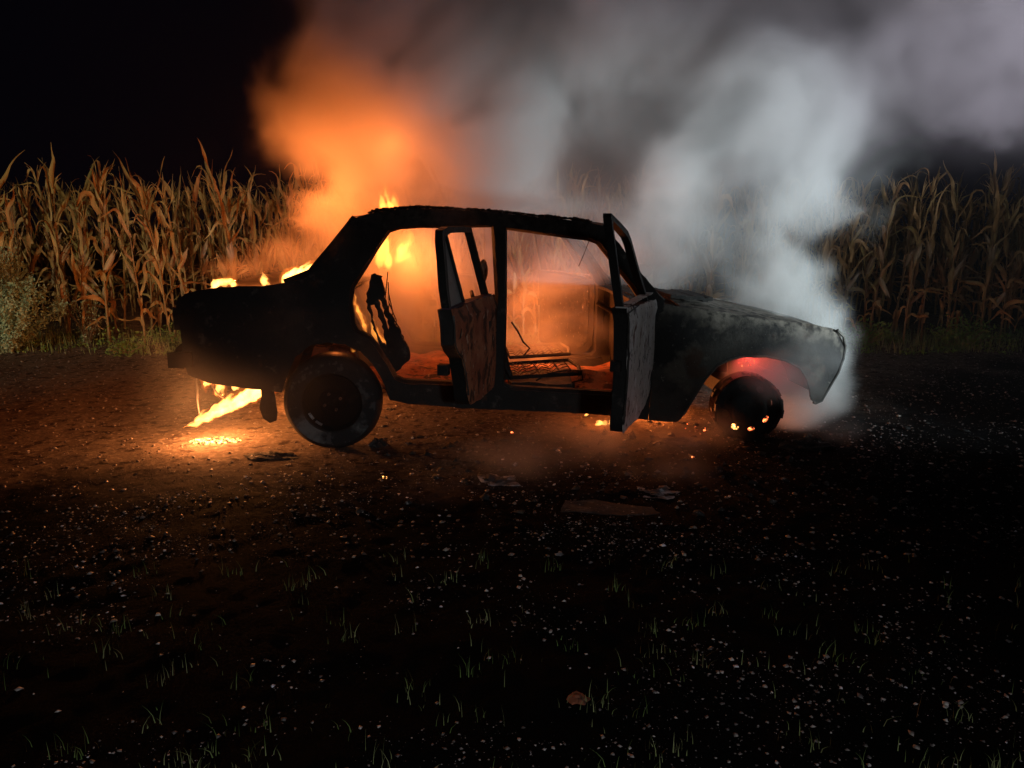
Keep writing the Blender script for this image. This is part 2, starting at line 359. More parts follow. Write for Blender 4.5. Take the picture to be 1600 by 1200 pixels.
for sg in (-1, 1):
    panel(sil, [hole_r, hole_f], side(sg, 0, .0), .012, sp=.032, rag=.0025).build('side_frame', M['soot'], car)
    # jambs: the box-section return of the door openings
    for hole in (hole_r, hole_f):
        cx = sum(p[0] for p in hole) / len(hole); cz = sum(p[1] for p in hole) / len(hole); pts = resample(hole, .04); n = len(pts)
        vs = []
        for (x, z) in pts:
            d = Vector((cx - x, cz - z)).normalized(); w = hw(x, z)
            vs += [(x - d.x * .004, sg * (w - .013), z - d.y * .004), (x + d.x * .016, sg * (w - .04), z + d.y * .016), (x + d.x * .010, sg * (w - .12), z + d.y * .010), (x - d.x * .035, sg * (w - .12), z - d.y * .035)]
        fs = [(i * 4 + k, i * 4 + (k + 1) % 4, ((i + 1) % n) * 4 + (k + 1) % 4, ((i + 1) % n) * 4 + k) for i in range(n) for k in range(4)]
        MB().add(vs, fs).build('door_jamb', M['soot'], car)
    # wheelhouse inside the rear quarter
    arc = [(-1.505, .35), (-1.464, .457), (-1.415, .56), (-1.33, .63), (-1.24, .655), (-1.13, .64), (-1.05, .60), (-.985, .53), (-.93, .42), (-.894, .31)]
    vs = [(x, sg * yy, z + .004) for x, z in arc for yy in (hw(x, z) - .014, .50)]
    MB().add(vs, [(2 * i, 2 * i + 1, 2 * i + 3, 2 * i + 2) for i in range(len(arc) - 1)]).build('wheelhouse', M['grime'], car)
    # sill box
    vs = []
    for x in lin(-.86, .63, 16):
        zb = interp(x, [(-.894, .30), (-.78, .272), (-.467, .238), (.01, .21), (.348, .184), (.64, .15)]); zt = interp(x, [(-.86, .395), (-.3, .362), (-.19, .342), (.6, .278)])
        for (y, z) in ((.74, zb + .004), (.74, zt - .004), (.62, zt - .006), (.60, zb + .01)): vs.append((x, sg * y, z))
    MB().add(vs, [(i * 4 + k, i * 4 + (k + 1) % 4, (i + 1) * 4 + (k + 1) % 4, (i + 1) * 4 + k) for i in range(15) for k in range(4)]).build('sill', M['soot'], car)
    # front fender
    fend = [(.672, .845), (.672, .78), (.655, .50), (.645, .139), (.821, .124), (.856, .168), (.921, .293), (.975, .394), (1.043, .473), (1.114, .51), (1.199, .529), (1.335, .527), (1.461, .499), (1.555, .447), (1.601, .384), (1.628, .319), (1.64, .252), (1.675, .228), (1.712, .240), (1.765, .335), (1.815, .415), (1.843, .50), (1.845, .575), (1.824, .635), (1.77, .677), (1.629, .712), (1.447, .733), (1.184, .765), (.95, .80), (.80, .825)]
    def ff(x, z, d, sg=sg):
        top = interp(x, [(.67, .845), (.8, .825), (1.184, .765), (1.447, .733), (1.63, .712), (1.77, .677), (1.84, .60)])
        r = max(0, 1 - (top - z) / .06); y = hw(x, z) + dent(x, z, 3) - d - .022 * r * r
        if x > 1.70: y -= .5 * (x - 1.70) ** 1.5
        return (x, sg * y, z)
    fd = panel(fend, [], ff, .010, sp=.03, rag=.002).build('fender', M['fender'], car)
    if sg < 0: fd['label'] = 'grey-black front fender with smoke drifting over it'
    lip = [(.856, .168), (.921, .293), (.975, .394), (1.043, .473), (1.114, .51), (1.199, .529), (1.335, .527), (1.461, .499), (1.555, .447), (1.601, .384), (1.628, .319), (1.64, .27)]
    MB().tube([(x, sg * (hw(x, z) - .003), z) for x, z in lip], .0075, 6).build('arch_lip', M['edge'], fd)
    MB().tube([(x, sg * (hw(x, z) - (.5 * max(0, x - 1.70) ** 1.5)), z) for x, z in [(1.66, .235), (1.675, .228), (1.712, .240), (1.765, .335), (1.815, .415), (1.843, .50), (1.845, .575), (1.824, .635), (1.77, .677)]], .009, 6).build('nose_lip', M['edge'], fd)
    arc = [(.86, .16), (.93, .30), (.985, .41), (1.05, .49), (1.12, .53), (1.2, .55), (1.335, .55), (1.47, .52), (1.57, .46), (1.62, .385), (1.65, .30)]
    vs = [(x, sg * yy, z) for x, z in arc for yy in (hw(x, z) - .02, .42)]
    MB().add(vs, [(2 * i, 2 * i + 1, 2 * i + 3, 2 * i + 2) for i in range(1, len(arc) - 1)]).build('wheelhouse', M['soot'], car)
    # A pillar inner post and windscreen frame
    MB().tube([(.36, sg * .64, 1.26), (.50, sg * .69, 1.09), (.62, sg * .73, .93), (.70, sg * .75, .845)], [.022, .02, .022, .03], 6).build('windscreen_post', M['edge'], car)
    # rear screen post
    MB().tube([(-1.08, sg * .56, 1.335), (-1.2, sg * .60, 1.18), (-1.33, sg * .66, 1.02), (-1.47, sg * .70, .965)], [.02, .025, .03, .03], 6).build('rear_screen_post', M['soot'], car)

# roof, trunk lid, bonnet, cowl, screen headers
ztop = [(-1.086, 1.312), (-1.042, 1.342), (-.941, 1.366), (-.814, 1.379), (-.686, 1.386), (-.465, 1.375), (-.244, 1.361), (-.017, 1.336), (.203, 1.318), (.34, 1.295), (.385, 1.272)]
def roof_f(u, v):
    z = interp(u, ztop); w = hw(u, z) - .002
    return (u, v * w, z + .012 * (1 - v * v) - .03 * mn.noise(Vector((u * 2, v * 1.5, 3))) * (1 - v ** 4) + .004 * mn.noise(Vector((u * 14, v * 9, 1))))
sheet(lin(-1.086, .385, 44), lin(-1, 1, 26), roof_f, (0, 0, -.012)).build('roof', M['soot'], car)
mb = MB()
for i in range(260):   # flaking crust along the roof edge
    x = rnd.uniform(-1.0, .3); z = interp(x, ztop); s = rnd.uniform(.004, .014)
    mb.box((x, -hw(x, z) + rnd.uniform(0, .1), z + s * .3 + .006), (s * 2, s * 2, s), Matrix.Rotation(rnd.uniform(0, 3), 3, 'Z') @ Matrix.Rotation(rnd.uniform(-.5, .5), 3, 'X'))
tag(mb.build('flaking_crust', M['clinker'], car), kind='stuff')
ztr = [(-2.06, .86), (-2.03, .91), (-1.93, .932), (-1.81, .947), (-1.59, .953), (-1.44, .972)]
def trunk_f(u, v):
    z = interp(u, ztr); w = hw(u, z) - .012
    return (u, v * w, z - .035 * (1 - v * v) * min(1, (u + 2.06) / .2) + .006 * mn.noise(Vector((u * 8, v * 7, 1))))
sheet(lin(-2.058, -1.44, 22), lin(-1, 1, 28), trunk_f, (0, 0, -.012)).build('trunk_lid', M['soot'], car)
zh = [(.72, .875), (1.0, .832), (1.2, .795), (1.43, .755), (1.57, .728), (1.75, .69), (1.82, .655), (1.84, .63)]
def hood_f(u, v):
    z = interp(u, zh); w = hw(u, z) - .03 - (.5 * max(0, u - 1.70) ** 1.5)
    bulge = .012 * mn.noise(Vector((u * 2.2, v * 2, 8)))
    return (u + .01 * v * v, v * w, z - .034 * abs(v) ** 2.4 + bulge + .003 * mn.noise(Vector((u * 16, v * 12, 1))))
hd = sheet(lin(.80, 1.84, 36), lin(-1, 1, 28), hood_f, (0, 0, -.010)).build('hood', M['fender'], car)
mb = MB()
for i in range(9):   # warped rear lip of the bonnet and scuttle grille
    x = .80 + i * .028; mb.box((x, -.40, .872 - (x - .8) * .10 + rnd.uniform(-.004, .006)), (.034, .5, .022), Matrix.Rotation(rnd.uniform(-.1, .12), 3, 'Y'))
mb.build('scuttle_grille', M['soot'], car)
sheet(lin(.64, .82, 6), lin(-1, 1, 20), lambda u, v: (u, v * .76, .85 - (u - .64) * .08 - .012 * v * v + .008 * mn.noise(Vector((u * 12, v * 9, 2)))), (0, 0, -.02)).build('cowl', M['edge'], car)
MB().tube([(.385, y, 1.275 + .012 * (1 - (y / .64) ** 2)) for y in lin(-.62, .62, 14)], .026, 6).build('windscreen_header', M['soot'], car)
MB().tube([(-1.09, y, 1.315 + .010 * (1 - (y / .6) ** 2)) for y in lin(-.57, .57, 14)], .026, 6).build('rear_screen_header', M['soot'], car)
sheet(lin(-1.46, -1.08, 6), lin(-1, 1, 16), lambda u, v: (u, v * .68, .955 - .03 * (u + 1.46) + .01 * mn.noise(Vector((u * 9, v * 6, 2)))), (0, 0, -.015)).build('parcel_shelf', M['soot'], car)

# rear panel, front panel, bumpers
tail = panel([(-.70, .44), (.70, .44), (.715, .60), (.715, .87), (-.715, .87), (-.715, .60)], [], lambda y, z, d: (-2.055 - .015 * math.cos(z * 9) + d + .006 * mn.noise(Vector((y * 6, z * 6, 0))) + .03 * (abs(y) / .7) ** 4, y, z), .012, sp=.06).build('rear_panel', M['soot'], car)
for sg in (-1, 1):
    MB().box((-2.085, sg * .56, .77), (.05, .26, .13)).build('tail_light', M['grime'], car)
    MB().tube([(-2.07, sg * .45, .52), (-2.15, sg * .45, .53)], .02, 6).build('bumper_bracket', M['grime'], car)
mb = MB()
vs = []
for y in lin(-.80, .80, 20):
    x = -2.145 + .075 * (abs(y) / .8) ** 5
    for dx, z in ((0, .502), (-.018, .52), (-.020, .575), (0, .60), (.035, .598), (.035, .50)): vs.append((x + dx, y, z + .006 * mn.noise(Vector((y * 5, 0, 1)))))
mb.add(vs, [(i * 6 + k, i * 6 + (k + 1) % 6, (i + 1) * 6 + (k + 1) % 6, (i + 1) * 6 + k) for i in range(19) for k in range(6)] + [tuple(range(6)), tuple(range(114, 120))])
for sg in (-1,  1):   # wrap-round ends
    mb.box((-2.05, sg * .802, .55), (.13, .026, .085), Matrix.Rotation(sg * -.06, 3, 'Z'))
mb.build('rear_bumper', M['grime'], car)
def nose_f(y, z, d): return (1.835 - .05 * (abs(y) / .7) ** 4 - .35 * max(0, .5 - z) ** 1.2 - .6 * max(0, z - .58) ** 1.5 - d + .005 * mn.noise(Vector((y * 6, z * 6, 0))), y, z)
circ = lambda cy, cz, r, n=20: [(cy + r * math.cos(2 * math.pi * k / n), cz + r * math.sin(2 * math.pi * k / n)) for k in range(n)]
panel([(-.66, .26), (.66, .26), (.69, .40), (.69, .62), (.6, .645), (-.6, .645), (-.69, .62), (-.69, .40)], [circ(-.52, .53, .085), circ(.52, .53, .085), [(-.38, .46), (.38, .46), (.38, .60), (-.38, .60)]], nose_f, .010, sp=.05).build('front_panel', M['fender'], car)
for sg in (-1, 1):
    o = MB().lathe([(.083, 0), (.075, -.03), (.05, -.07), (.001, -.09)], 24).build('headlight_bowl', M['grime'], car); o.rotation_euler = (0, 0, R(-90)); o.location = (1.80, sg * .52, .53)
mb = MB()
for i in range(9): mb.box((1.80, 0, .47 + i * .015), (.012, .76, .005))
mb.build('grille', M['soot'], car)

# cabin
floor = sheet(lin(-1.45, .78, 30), lin(-.62, .62, 14), lambda u, v: (u, v, interp(u, [(-1.45, .42), (-1.0, .40), (-.9, .30), (.2, .24), (.6, .22), (.78, .3)]) + .09 * math.exp(-(v / .12) ** 2) + .02 * mn.noise(Vector((u * 9, v * 9, 0)))), (0, 0, -.012)).build('floor_pan', M['rust'], car)
sheet(lin(-2.03, -1.42, 8), lin(-.66, .66, 8), lambda u, v: (u, v, .44 - .02 * (u + 2)), (0, 0, -.012)).build('trunk_floor', M['grime'], car)
panel([(-.60, .42), (.60, .42), (.62, .95), (-.62, .95)], [[(-.45, .62), (-.1, .60), (-.12, .86), (-.42, .84)], [(.12, .6), (.46, .62), (.42, .85), (.14, .86)]], lambda y, z, d: (-1.06 - .38 * (z - .42) + d, y, z), .015, sp=.06, rag=.008).build('rear_bulkhead', M['soot'], car)
def seat(name, x0, y0, mat):
    mb = MB(); w = .24; b = lambda x, y, z: (x0 + x, y0 + y, z)
    mb.tube([b(.42, -w, .40), b(0, -w, .38), b(-.02, -w, .42), b(-.22, -w * .9, .82), b(-.23, -w * .6, .87), b(-.23, w * .6, .87), b(-.22, w * .9, .82), b(-.02, w, .42), b(0, w, .38), b(.42, w, .40), b(.45, 0, .40), b(.42, -w, .40)], .013, 6)
    o = mb.build(name, mat, car); mb = MB()
    for k in range(5):
        y = -w + .09 * (k + .6); pts = []
        for i in range(16): pts.append(b(-.03 - .19 * i / 15 + .012 * math.sin(i * 2.2), y + .02 * math.cos(i * 2.2), .42 + .42 * i / 15))
        mb.tube(pts, .0035, 4)
        pts = [b(.40 * i / 15, y + .025 * math.cos(i * 2.4), .395 + .012 * math.sin(i * 2.4)) for i in range(16)]; mb.tube(pts, .0035, 4)
    mb.build('seat_spring', M['wire'], o)
    return o
seat('seat_frame', -.17, -.36, M['soot']); seat('seat_frame', -.13, .36, M['soot'])
mb = MB()
mb.add(*(lambda r: (r.v, r.f))(sheet(lin(-.17, .22, 8), lin(-.6, -.14, 8), lambda u, v: (u, v, .335 + .03 * mn.noise(Vector((u * 9, v * 9, 5)))), (0, 0, -.05))))
mb.tube([(-.02, -.60, .36), (.05, -.60, .40), (.14, -.60, .42), (.26, -.59, .415), (.27, -.59, .36), (.20, -.6, .345)], .006, 5)
mb.build('seat_base', M['soot'], car)
sheet(lin(-.26, -.185, 3), lin(0, 1, 10), lambda u, v: (u - .04 * v + .03 * (1 - v) ** 2, -.56, .36 + .36 * v), (0, .07, 0)).build('seat_side', M['grime'], car)
# front headrest core and steering column
hr = MB().lathe([(.001, -.02), (.05, -.018), (.065, 0), (.05, .018), (.001, .02)], 20).build('headrest', M['chrome'], car); hr.location = (-.33, -.30, 1.0); hr.scale = (.55, 1, 1.25); hr.rotation_euler = (0, .1, .5)
MB().tube([(.66, .36, .66), (.52, .36, .74)], .018, 8).build('steering_column', M['soot'], car)
sheet(lin(.58, .68, 4), lin(-.68, .68, 14), lambda u, v: (u, v, .84 - .6 * max(0, .58 - u) + .01 * mn.noise(Vector((u * 9, v * 9, 3)))), (0, 0, -.02)).build('dashboard', M['soot'], car)
panel([(-.7, .25), (.7, .25), (.72, .82), (-.72, .82)], [circ(.3, .6, .05), circ(-.2, .5, .07), circ(-.45, .66, .04)], lambda y, z, d: (.70 + .1 * max(0, .4 - z) - d, y, z), .012, sp=.07).build('firewall', M['soot'], car)
mb = MB()   # rear seat frame remains by the near rear pillar
panel([(-1.0, 1.01), (-.94, 1.0), (-.925, .87), (-.865, .72), (-.79, .56), (-.78, .50), (-.88, .405), (-.945, .50), (-.995, .68), (-1.035, .85)], [[(-1.01, .83), (-.98, .83), (-.945, .69), (-.925, .575), (-.955, .60), (-.99, .72)], [(-.965, .86), (-.95, .86), (-.915, .72), (-.90, .66), (-.925, .70)]], lambda x, z, d: (x + .01 * mn.noise(Vector((x * 20, z * 20, 0))), -.56 + d + .02 * mn.noise(Vector((x * 9, z * 9, 4))), z), .03, sp=.022, mb=mb, rag=.006)
for k in range(7): mb.tube([(-.93 + .02 * k, -.56 + .03 * k, .80 - k * .04), (-.92 + .02 * k, -.54, .88 - k * .05), (-.90, -.56, 1.02 - .06 * k)], .004, 4)
mb.build('rear_seat_frame', M['soot'], car)
mb = MB()
for i in range(500):
    x = rnd.uniform(-.9, .3); y = rnd.uniform(-.6, .55); s = rnd.uniform(.006, .028); z = interp(x, [(-1.0, .40), (-.9, .30), (.2, .24), (.6, .22)]) + s * .4 + .05 * max(0, mn.noise(Vector((x * 4, y * 4, 2)))) + (.08 if x < -.3 else 0) * max(0, mn.noise(Vector((x * 2, y * 2, 6))) + .4)
    mb.box((x, y, z), (s * rnd.uniform(1, 3), s, s * .6), Matrix.Rotation(rnd.uniform(0, 3), 3, 'Z') @ Matrix.Rotation(rnd.uniform(-.7, .7), 3, 'Y'))
tag(mb.build('cabin_rubble', M['rust'], car), kind='stuff')
sheet(lin(-.92, -.30, 14), lin(-.60, .55, 14), lambda u, v: (u, v, .36 + .05 * mn.noise(Vector((u * 6, v * 6, 7)))), (0, 0, -.04)).build('seat_cushion_remains', M['rust'], car)
MB().tube([(-.17, -.59, .72), (-.13, -.60, .66), (-.10, -.61, .60), (-.06, -.6, .56), (-.10, -.6, .51)], .006, 5).build('hanging_wire', M['wire'], car)
MB().tube([(.44, -.62, .42), (.58, -.60, .56)], .010, 6).build('hand_lever', M['soot'], car)
MB().tube([(.29, -.60, 1.20), (.26, -.60, 1.12), (.23, -.60, 1.05)], .003, 4).build('hanging_wire', M['wire'], car)

# doors: u from the hinge to the free edge, w outward
def door(hx, sg, ang, outline, window, label, skin, wz, thick=.068, extra=None, divider=None, tb=.26):
    ca, sa = math.cos(R(ang)), math.sin(R(ang))
    def P(u, z, w):   # w measured outward from the y=.80 plane
        return (hx - ca * u + sa * w, sg * (.79 + sa * u + ca * w), z)
    prof = lambda z: (-.08 * max(0, .6 - z) ** 1.2 if z < .85 else -tb * (z - .85))
    body = [p for p in outline if p[1] <= wz + 1e-6]
    fn = lambda u, z, d: P(u, z, prof(z) + dent(u, z, 7) * 1.4 - .004 - d)
    d = panel(body, [], fn, thick, sp=.05).build('door', M['soot'], car); d['label'] = label
    inset = [(u, z) for u, z in body]; cx = sum(p[0] for p in inset) / len(inset); cz = sum(p[1] for p in inset) / len(inset)
    inset = [(cx + (u - cx) * 1.022, cz + (z - cz) * 1.006) for u, z in inset]
    hu = extra or (.12, .78)
    panel(inset, [[(L_ - .11, hu[1] - .02), (L_ - .07, hu[1] - .02), (L_ - .07, hu[1] + .03), (L_ - .11, hu[1] + .03)] for L_ in [max(p[0] for p in body)]], lambda u, z, dd: P(u, z, prof(z) + .003 + 1.0 * dent(u * 1.2, z, 17) + .012 * math.exp(-((z - .83) / .03) ** 2) - dd), .006, sp=.035, rag=.004).build('outer_skin', skin, d)
    q_ = [p for p in resample(inset, .04) if p[0] > .62 * max(a[0] for a in inset)]
    q_.sort(key=lambda p: p[1]); MB().tube([P(u, z, prof(z) + .002) for u, z in q_ if z < wz - .01 and z > min(p[1] for p in q_) + .03], .0055, 5).build('door_lip', M['edge'] if sg < 0 else M['soot'], d)
    # top of the door body
    us = [p[0] for p in body if abs(p[1] - wz) < .045]
    sheet(lin(min(us), max(us) - .01, 12), lin(0, 1, 4), lambda u, v: P(u, wz + .004 + .006 * mn.noise(Vector((u * 20, v * 3, 0))), -.02 + prof(wz) + .012 - (thick - .02) * v + .0), (0, 0, -.006)).build('door_ledge', M['purple'] if skin is M['rust'] else M['ash'], d)
    # window frame as a closed tube of rectangular section
    fo, fi = window; frm = MB(); n = len(fo); vs = []
    for (a, b) in zip(fo, fi):
        for (q, w) in ((a, -.025), (b, -.025), (b, -.065), (a, -.065)): vs.append(P(q[0], q[1], prof(q[1]) + w))
    frm.add(vs, [(i * 4 + k, i * 4 + (k + 1) % 4, (i + 1) * 4 + (k + 1) % 4, (i + 1) * 4 + k) for i in range(n - 1) for k in range(4)] + [(0, 1, 2, 3), tuple((n - 1) * 4 + k for k in (3, 2, 1, 0))])
    frm.build('window_frame', M['soot'], d)
    # inner trim panel, latch, hinge
    panel([(cx + (u - cx) * .86, cz + (z - cz) * .86) for u, z in body], [], lambda u, z, dd: P(u, z, prof(z) - thick - .006 + dent(u * 2, z * 2, 5) - dd), .006, sp=.07).build('inner_trim', M['clinker'] if sg > 0 else M['rust'], d)
    L_ = max(p[0] for p in body)
    MB().add([P(L_ - .02 + a, .60 + b, -.03 - c * .05) for a in (0, .045) for b in (0, .05) for c in (0, 1)], [(0, 1, 3, 2), (4, 6, 7, 5), (0, 4, 5, 1), (2, 3, 7, 6), (0, 2, 6, 4), (1, 5, 7, 3)]).build('latch', M['grime'], d)
    for zz in (.45, .72):
        MB().tube([P(.01, zz - .03, -.03), P(.01, zz + .03, -.03)], .014, 8).build('hinge', M['soot'], d)
    if divider:
        (u0, z0), (u1, z1), tri = divider
        MB().add([P(u, z, prof(z) + w) for (u, z) in ((u0, z0), (u1, z1)) for (dw, w) in ((0, -.03), (0, -.06)) for u in (u - .008, u + .008)][:8],
                 [(0, 1, 3, 2), (4, 6, 7, 5), (0, 2, 6, 4), (1, 5, 7, 3), (0, 4, 5, 1), (2, 3, 7, 6)]).build('window_divider', M['soot'], d)
        panel(tri, [], lambda u, z, dd: P(u, z, prof(z) - .043 - dd), .004, sp=.06).build('quarter_pane', M['pane'], d)
    return d
# rear doors (hinged on the B pillar)
ro = [(.0, .40), (.0, .90), (.30, .905), (.60, .905), (.83, .905), (.855, .85), (.845, .74), (.80, .70), (.72, .655), (.665, .574), (.61, .481), (.576, .414), (.54, .385), (.30, .365), (.02, .37)]
rf_o = [(.80, .90), (.76, 1.00), (.68, 1.12), (.62, 1.22), (.57, 1.268), (.45, 1.285), (.20, 1.285), (.005, 1.28), (.005, .90)]
rf_i = [(.765, .90), (.725, .99), (.65, 1.10), (.59, 1.20), (.55, 1.238), (.44, 1.253), (.20, 1.253), (.035, 1.25), (.035, .90)]
rdiv = ((.50, 1.25), (.50, .905), [(.51, .905), (.762, .905), (.72, .99), (.64, 1.11), (.58, 1.20), (.545, 1.235), (.51, 1.243)])
door(-.275, -1, 74, ro, (rf_o, rf_i), 'rusty rear door standing open towards the camera', M['rust'], .905, divider=rdiv)
door(-.275, 1, 64, ro, (rf_o, rf_i), 'far rear door standing open', M['soot'], .905, divider=rdiv)
fo = [(.0, .36), (.0, .868), (.40, .88), (.84, .905), (.862, .88), (.85, .70), (.83, .33), (.80, .28), (.45, .255), (.18, .27), (.05, .31)]
ff_o = [(.835, .90), (.83, 1.10), (.82, 1.33), (.80, 1.348), (.60, 1.305), (.43, 1.262), (.37, 1.22), (.24, 1.05), (.10, .89), (.07, .85)]
ff_i = [(.800, .90), (.798, 1.10), (.79, 1.29), (.78, 1.312), (.60, 1.270), (.45, 1.228), (.40, 1.19), (.28, 1.03), (.145, .89), (.12, .855)]
door(.655, -1, 67, fo, (ff_o, ff_i), 'ash-whitened front door standing open towards the camera', M['ash'], .906, thick=.07, tb=.17)
door(.655, 1, 66, fo, (ff_o, ff_i), 'far front door standing open', M['soot'], .906, thick=.085)
mr = MB().lathe([(.001, -.03), (.05, -.026), (.075, -.008), (.078, .004), (.07, .012), (.001, .012)], 20).build('side_mirror', M['chrome'], car); mr.location = (.98, .88, .93); mr.scale = (1, 1, .72); mr.rotation_euler = (.1, 0, -.5)
MB().tube([(.98, .86, .90), (.95, .78, .80)], .008, 6).build('mirror_stalk', M['wire'], car)

# wheels
def tyre_mesh(Ro, Ri, w, n=64):
    h = w / 2; pr = [(Ri, -h * .72), (Ri + .02, -h * .92), ((Ro + Ri) / 2, -h), (Ro - .03, -h * .95), (Ro - .01, -h * .78), (Ro, -h * .5), (Ro, h * .5), (Ro - .01, h * .78), (Ro - .03, h * .95), ((Ro + Ri) / 2, h), (Ri + .02, h * .92), (Ri, h * .72)]
    mb = MB(); mb.lathe(pr, n, close=True)
    mb.v = [(x * (1 + .012 * mn.noise(Vector((x * 9, y * 9, z * 9)))), y + .006 * mn.noise(Vector((x * 7, y, z * 7))), z * (1 + .012 * mn.noise(Vector((x * 9, y * 9, z * 9))))) for x, y, z in mb.v]
    return mb
def rear_wheel(x, sg, lz):
    w = MB().tube([(0, 0, 0), (0, -sg * .12, 0)], .045, 12).build('wheel', M['grime'], car); w.location = (x, sg * .715, lz)
    ty = tyre_mesh(.282, .172, .165).build('tyre', M['tyre'], w)
    mb = MB(); mb.lathe([(.175, -.084), (.235, -.0875), (.25, -.0845)], 64)
    if sg > 0: mb.v = [(a, -b, c) for a, b, c in mb.v]
    mb.build('sidewall_ash', M['tyre_ash'], w)
    mb = MB(); s = sg
    mb.lathe([(.172, s * .062), (.165, s * .05), (.155, s * .03), (.12, s * .045), (.08, s * .055), (.06, s * .04), (.001, s * .04)], 48)
    mb.lathe([(.172, s * .062), (.16, 0), (.172, -s * .062)], 48)
    mb.build('rim', M['rim'], w)
    cap = MB()
    for k in range(4):
        a = k * math.pi / 2 + .4; cap.tube([(.05 * math.cos(a), s * .045, .05 * math.sin(a)), (.05 * math.cos(a), s * .06, .05 * math.sin(a))], .009, 6)
    cap.build('wheel_bolt', M['wire'], w)
    if sg < 0:
        for a0, r in ((205, .15), (228, .15)):
            q = MB(); q.tube([(r * math.cos(R(a)), -.055, r * math.sin(R(a))) for a in lin(a0, a0 + 16, 6)], .008, 5); q.build('peeling_ash', M['paleash'], w)
    return w
rear_wheel(-1.225, -1, .285); rear_wheel(-1.225, 1, .285)
def front_wheel(x, sg, lz, steer):
    w = MB().tube([(0, 0, 0), (0, -sg * .12, 0)], .04, 12).build('wheel', M['grime'], car); w.location = (x, sg * .70, lz); w.rotation_euler = (0, 0, R(steer))
    s = sg; mb = MB()
    mb.lathe([(.198, s * .075), (.205, s * .07), (.20, s * .055), (.182, s * .05), (.175, 0), (.182, -s * .05), (.205, -s * .075)], 56)
    mb.v = [(a * (1 + .015 * mn.noise(Vector((a * 12, b * 9, c * 12)))), b, c * (1 + .02 * mn.noise(Vector((a * 12, b * 9, c * 12))))) for a, b, c in mb.v]
    mb.build('rim_barrel', M['rim'], w)
    slots = []
    for k in range(8):
        a = k * 2 * math.pi / 8 + .25; slots.append([(.135 * math.cos(a) + .019 * math.cos(q) * math.cos(a) - .026 * math.sin(q) * math.sin(a), .135 * math.sin(a) + .019 * math.cos(q) * math.sin(a) + .026 * math.sin(q) * math.cos(a)) for q in lin(0, 5.6, 9)])
    panel(circ(0, 0, .186, 48), slots, lambda a, c, d: (a, s * (.045 + .02 * math.exp(-((math.hypot(a, c) - .10) / .03) ** 2) - .01 * math.exp(-(math.hypot(a, c) / .05) ** 2) - d), c), .006, sp=.014).build('rim_disc', M['rim'], w)
    MB().lathe([(.001, s * .03), (.152, s * .03), (.155, s * .02), (.15, -s * .05), (.001, -s * .05)], 32).build('brake_drum', M['grime'], w)
    mb = MB()   # shreds of tyre left on the flange
    for k in range(70):
        a = rnd.uniform(0, 6.28); r = rnd.uniform(.194, .204); mb.box((r * math.cos(a), s * rnd.uniform(-.07, .08), r * math.sin(a)), (rnd.uniform(.015, .05), rnd.uniform(.02, .07), .012), Matrix.Rotation(-a + 1.57, 3, 'Y'))
    tag(mb.build('tyre_shreds', M['tyre'], w), kind='stuff')
    if sg < 0:
        for k, mt, sc in ((5, 'ember_hot', 1.15), (6, 'ember', .7), (7, 'ember', .8)):
            a = k * 2 * math.pi / 8 + .25; q = MB(); q.lathe([(.001, -.004), (.018 * sc, -.003), (.026 * sc, .002), (.001, .006)], 12)
            e = q.build('glowing_slot', M[mt], w); e.location = (.135 * math.cos(a), s * .044, .135 * math.sin(a)); e.rotation_euler = (0, -a, 0); e.scale = (.7, 1, 1.15)
    return w
front_wheel(1.263, -1, .200, -6); front_wheel(1.263, 1, .200, -6)
# underbody
MB().tube([(-1.225, -.62, .285), (-1.225, .62, .285)], .032, 10).build('rear_axle', M['grime'], car)
MB().lathe([(.001, -.10), (.09, -.08), (.11, 0), (.09, .08), (.001, .10)], 16).build('differential', M['grime'], car, loc=(-1.225, 0, .285))
MB().tube([(-1.1, 0, .285), (-.3, 0, .27), (.5, 0, .24)], .028, 10).build('propeller_shaft', M['grime'], car)
MB().tube([(.6, -.2, .18), (0, -.2, .20), (-.7, -.22, .235), (-1.0, -.24, .30), (-1.4, -.3, .33), (-2.0, -.32, .36)], .02, 8).build('exhaust_pipe', M['rust'], car)
MB().tube([(-.75, -.22, .22), (-.2, -.2, .20)], [.06, .065], 12).build('silencer', M['rust'], car)
MB().box((1.263, 0, .25), (.10, .95, .09)).build('front_crossmember', M['grime'], car)
MB().box((1.15, 0, .48), (.45, .32, .34)).build('engine_block', M['grime'], car)
for sg in (-1, 1): MB().tube([(1.263, sg * .52, .22), (1.263, sg * .48, .58)], [.05, .055], 10).build('suspension_strut', M['grime'], car)
for sg in (-1, 1):
    o = panel([(-.0, 0), (.005, -.06), (-.012, -.13), (.0, -.20), (.035, -.23), (.075, -.215), (.088, -.16), (.085, -.07), (.07, 0)], [], lambda u, z, d: (-1.645 + u, sg * .70 + d + .02 * math.sin(z * 18), .375 + z), .008, sp=.03).build('mud_flap', M['tyre'], car)
MB().tube([(-2.055, -.55, .46), (-2.062, -.55, .38), (-2.055, -.56, .33), (-2.065, -.55, .26), (-2.058, -.55, .18)], [.008, .006, .013, .010, .006], 6).build('hanging_strap', M['grime'], car)
MB().tube([(-1.93, -.5, .42), (-1.975, -.5, .38), (-1.98, -.5, .33), (-1.95, -.5, .28), (-1.91, -.5, .25)], .005, 5).build('hanging_wire', M['wire'], car)
MB().tube([(-2.02, -.4, .45), (-2.0, -.42, .43), (-1.97, -.42, .42)], .02, 6).build('towing_eye', M['grime'], car)
MB().box((-1.72, .28, .385), (.42, .5, .12)).build('fuel_tank', M['grime'], car)

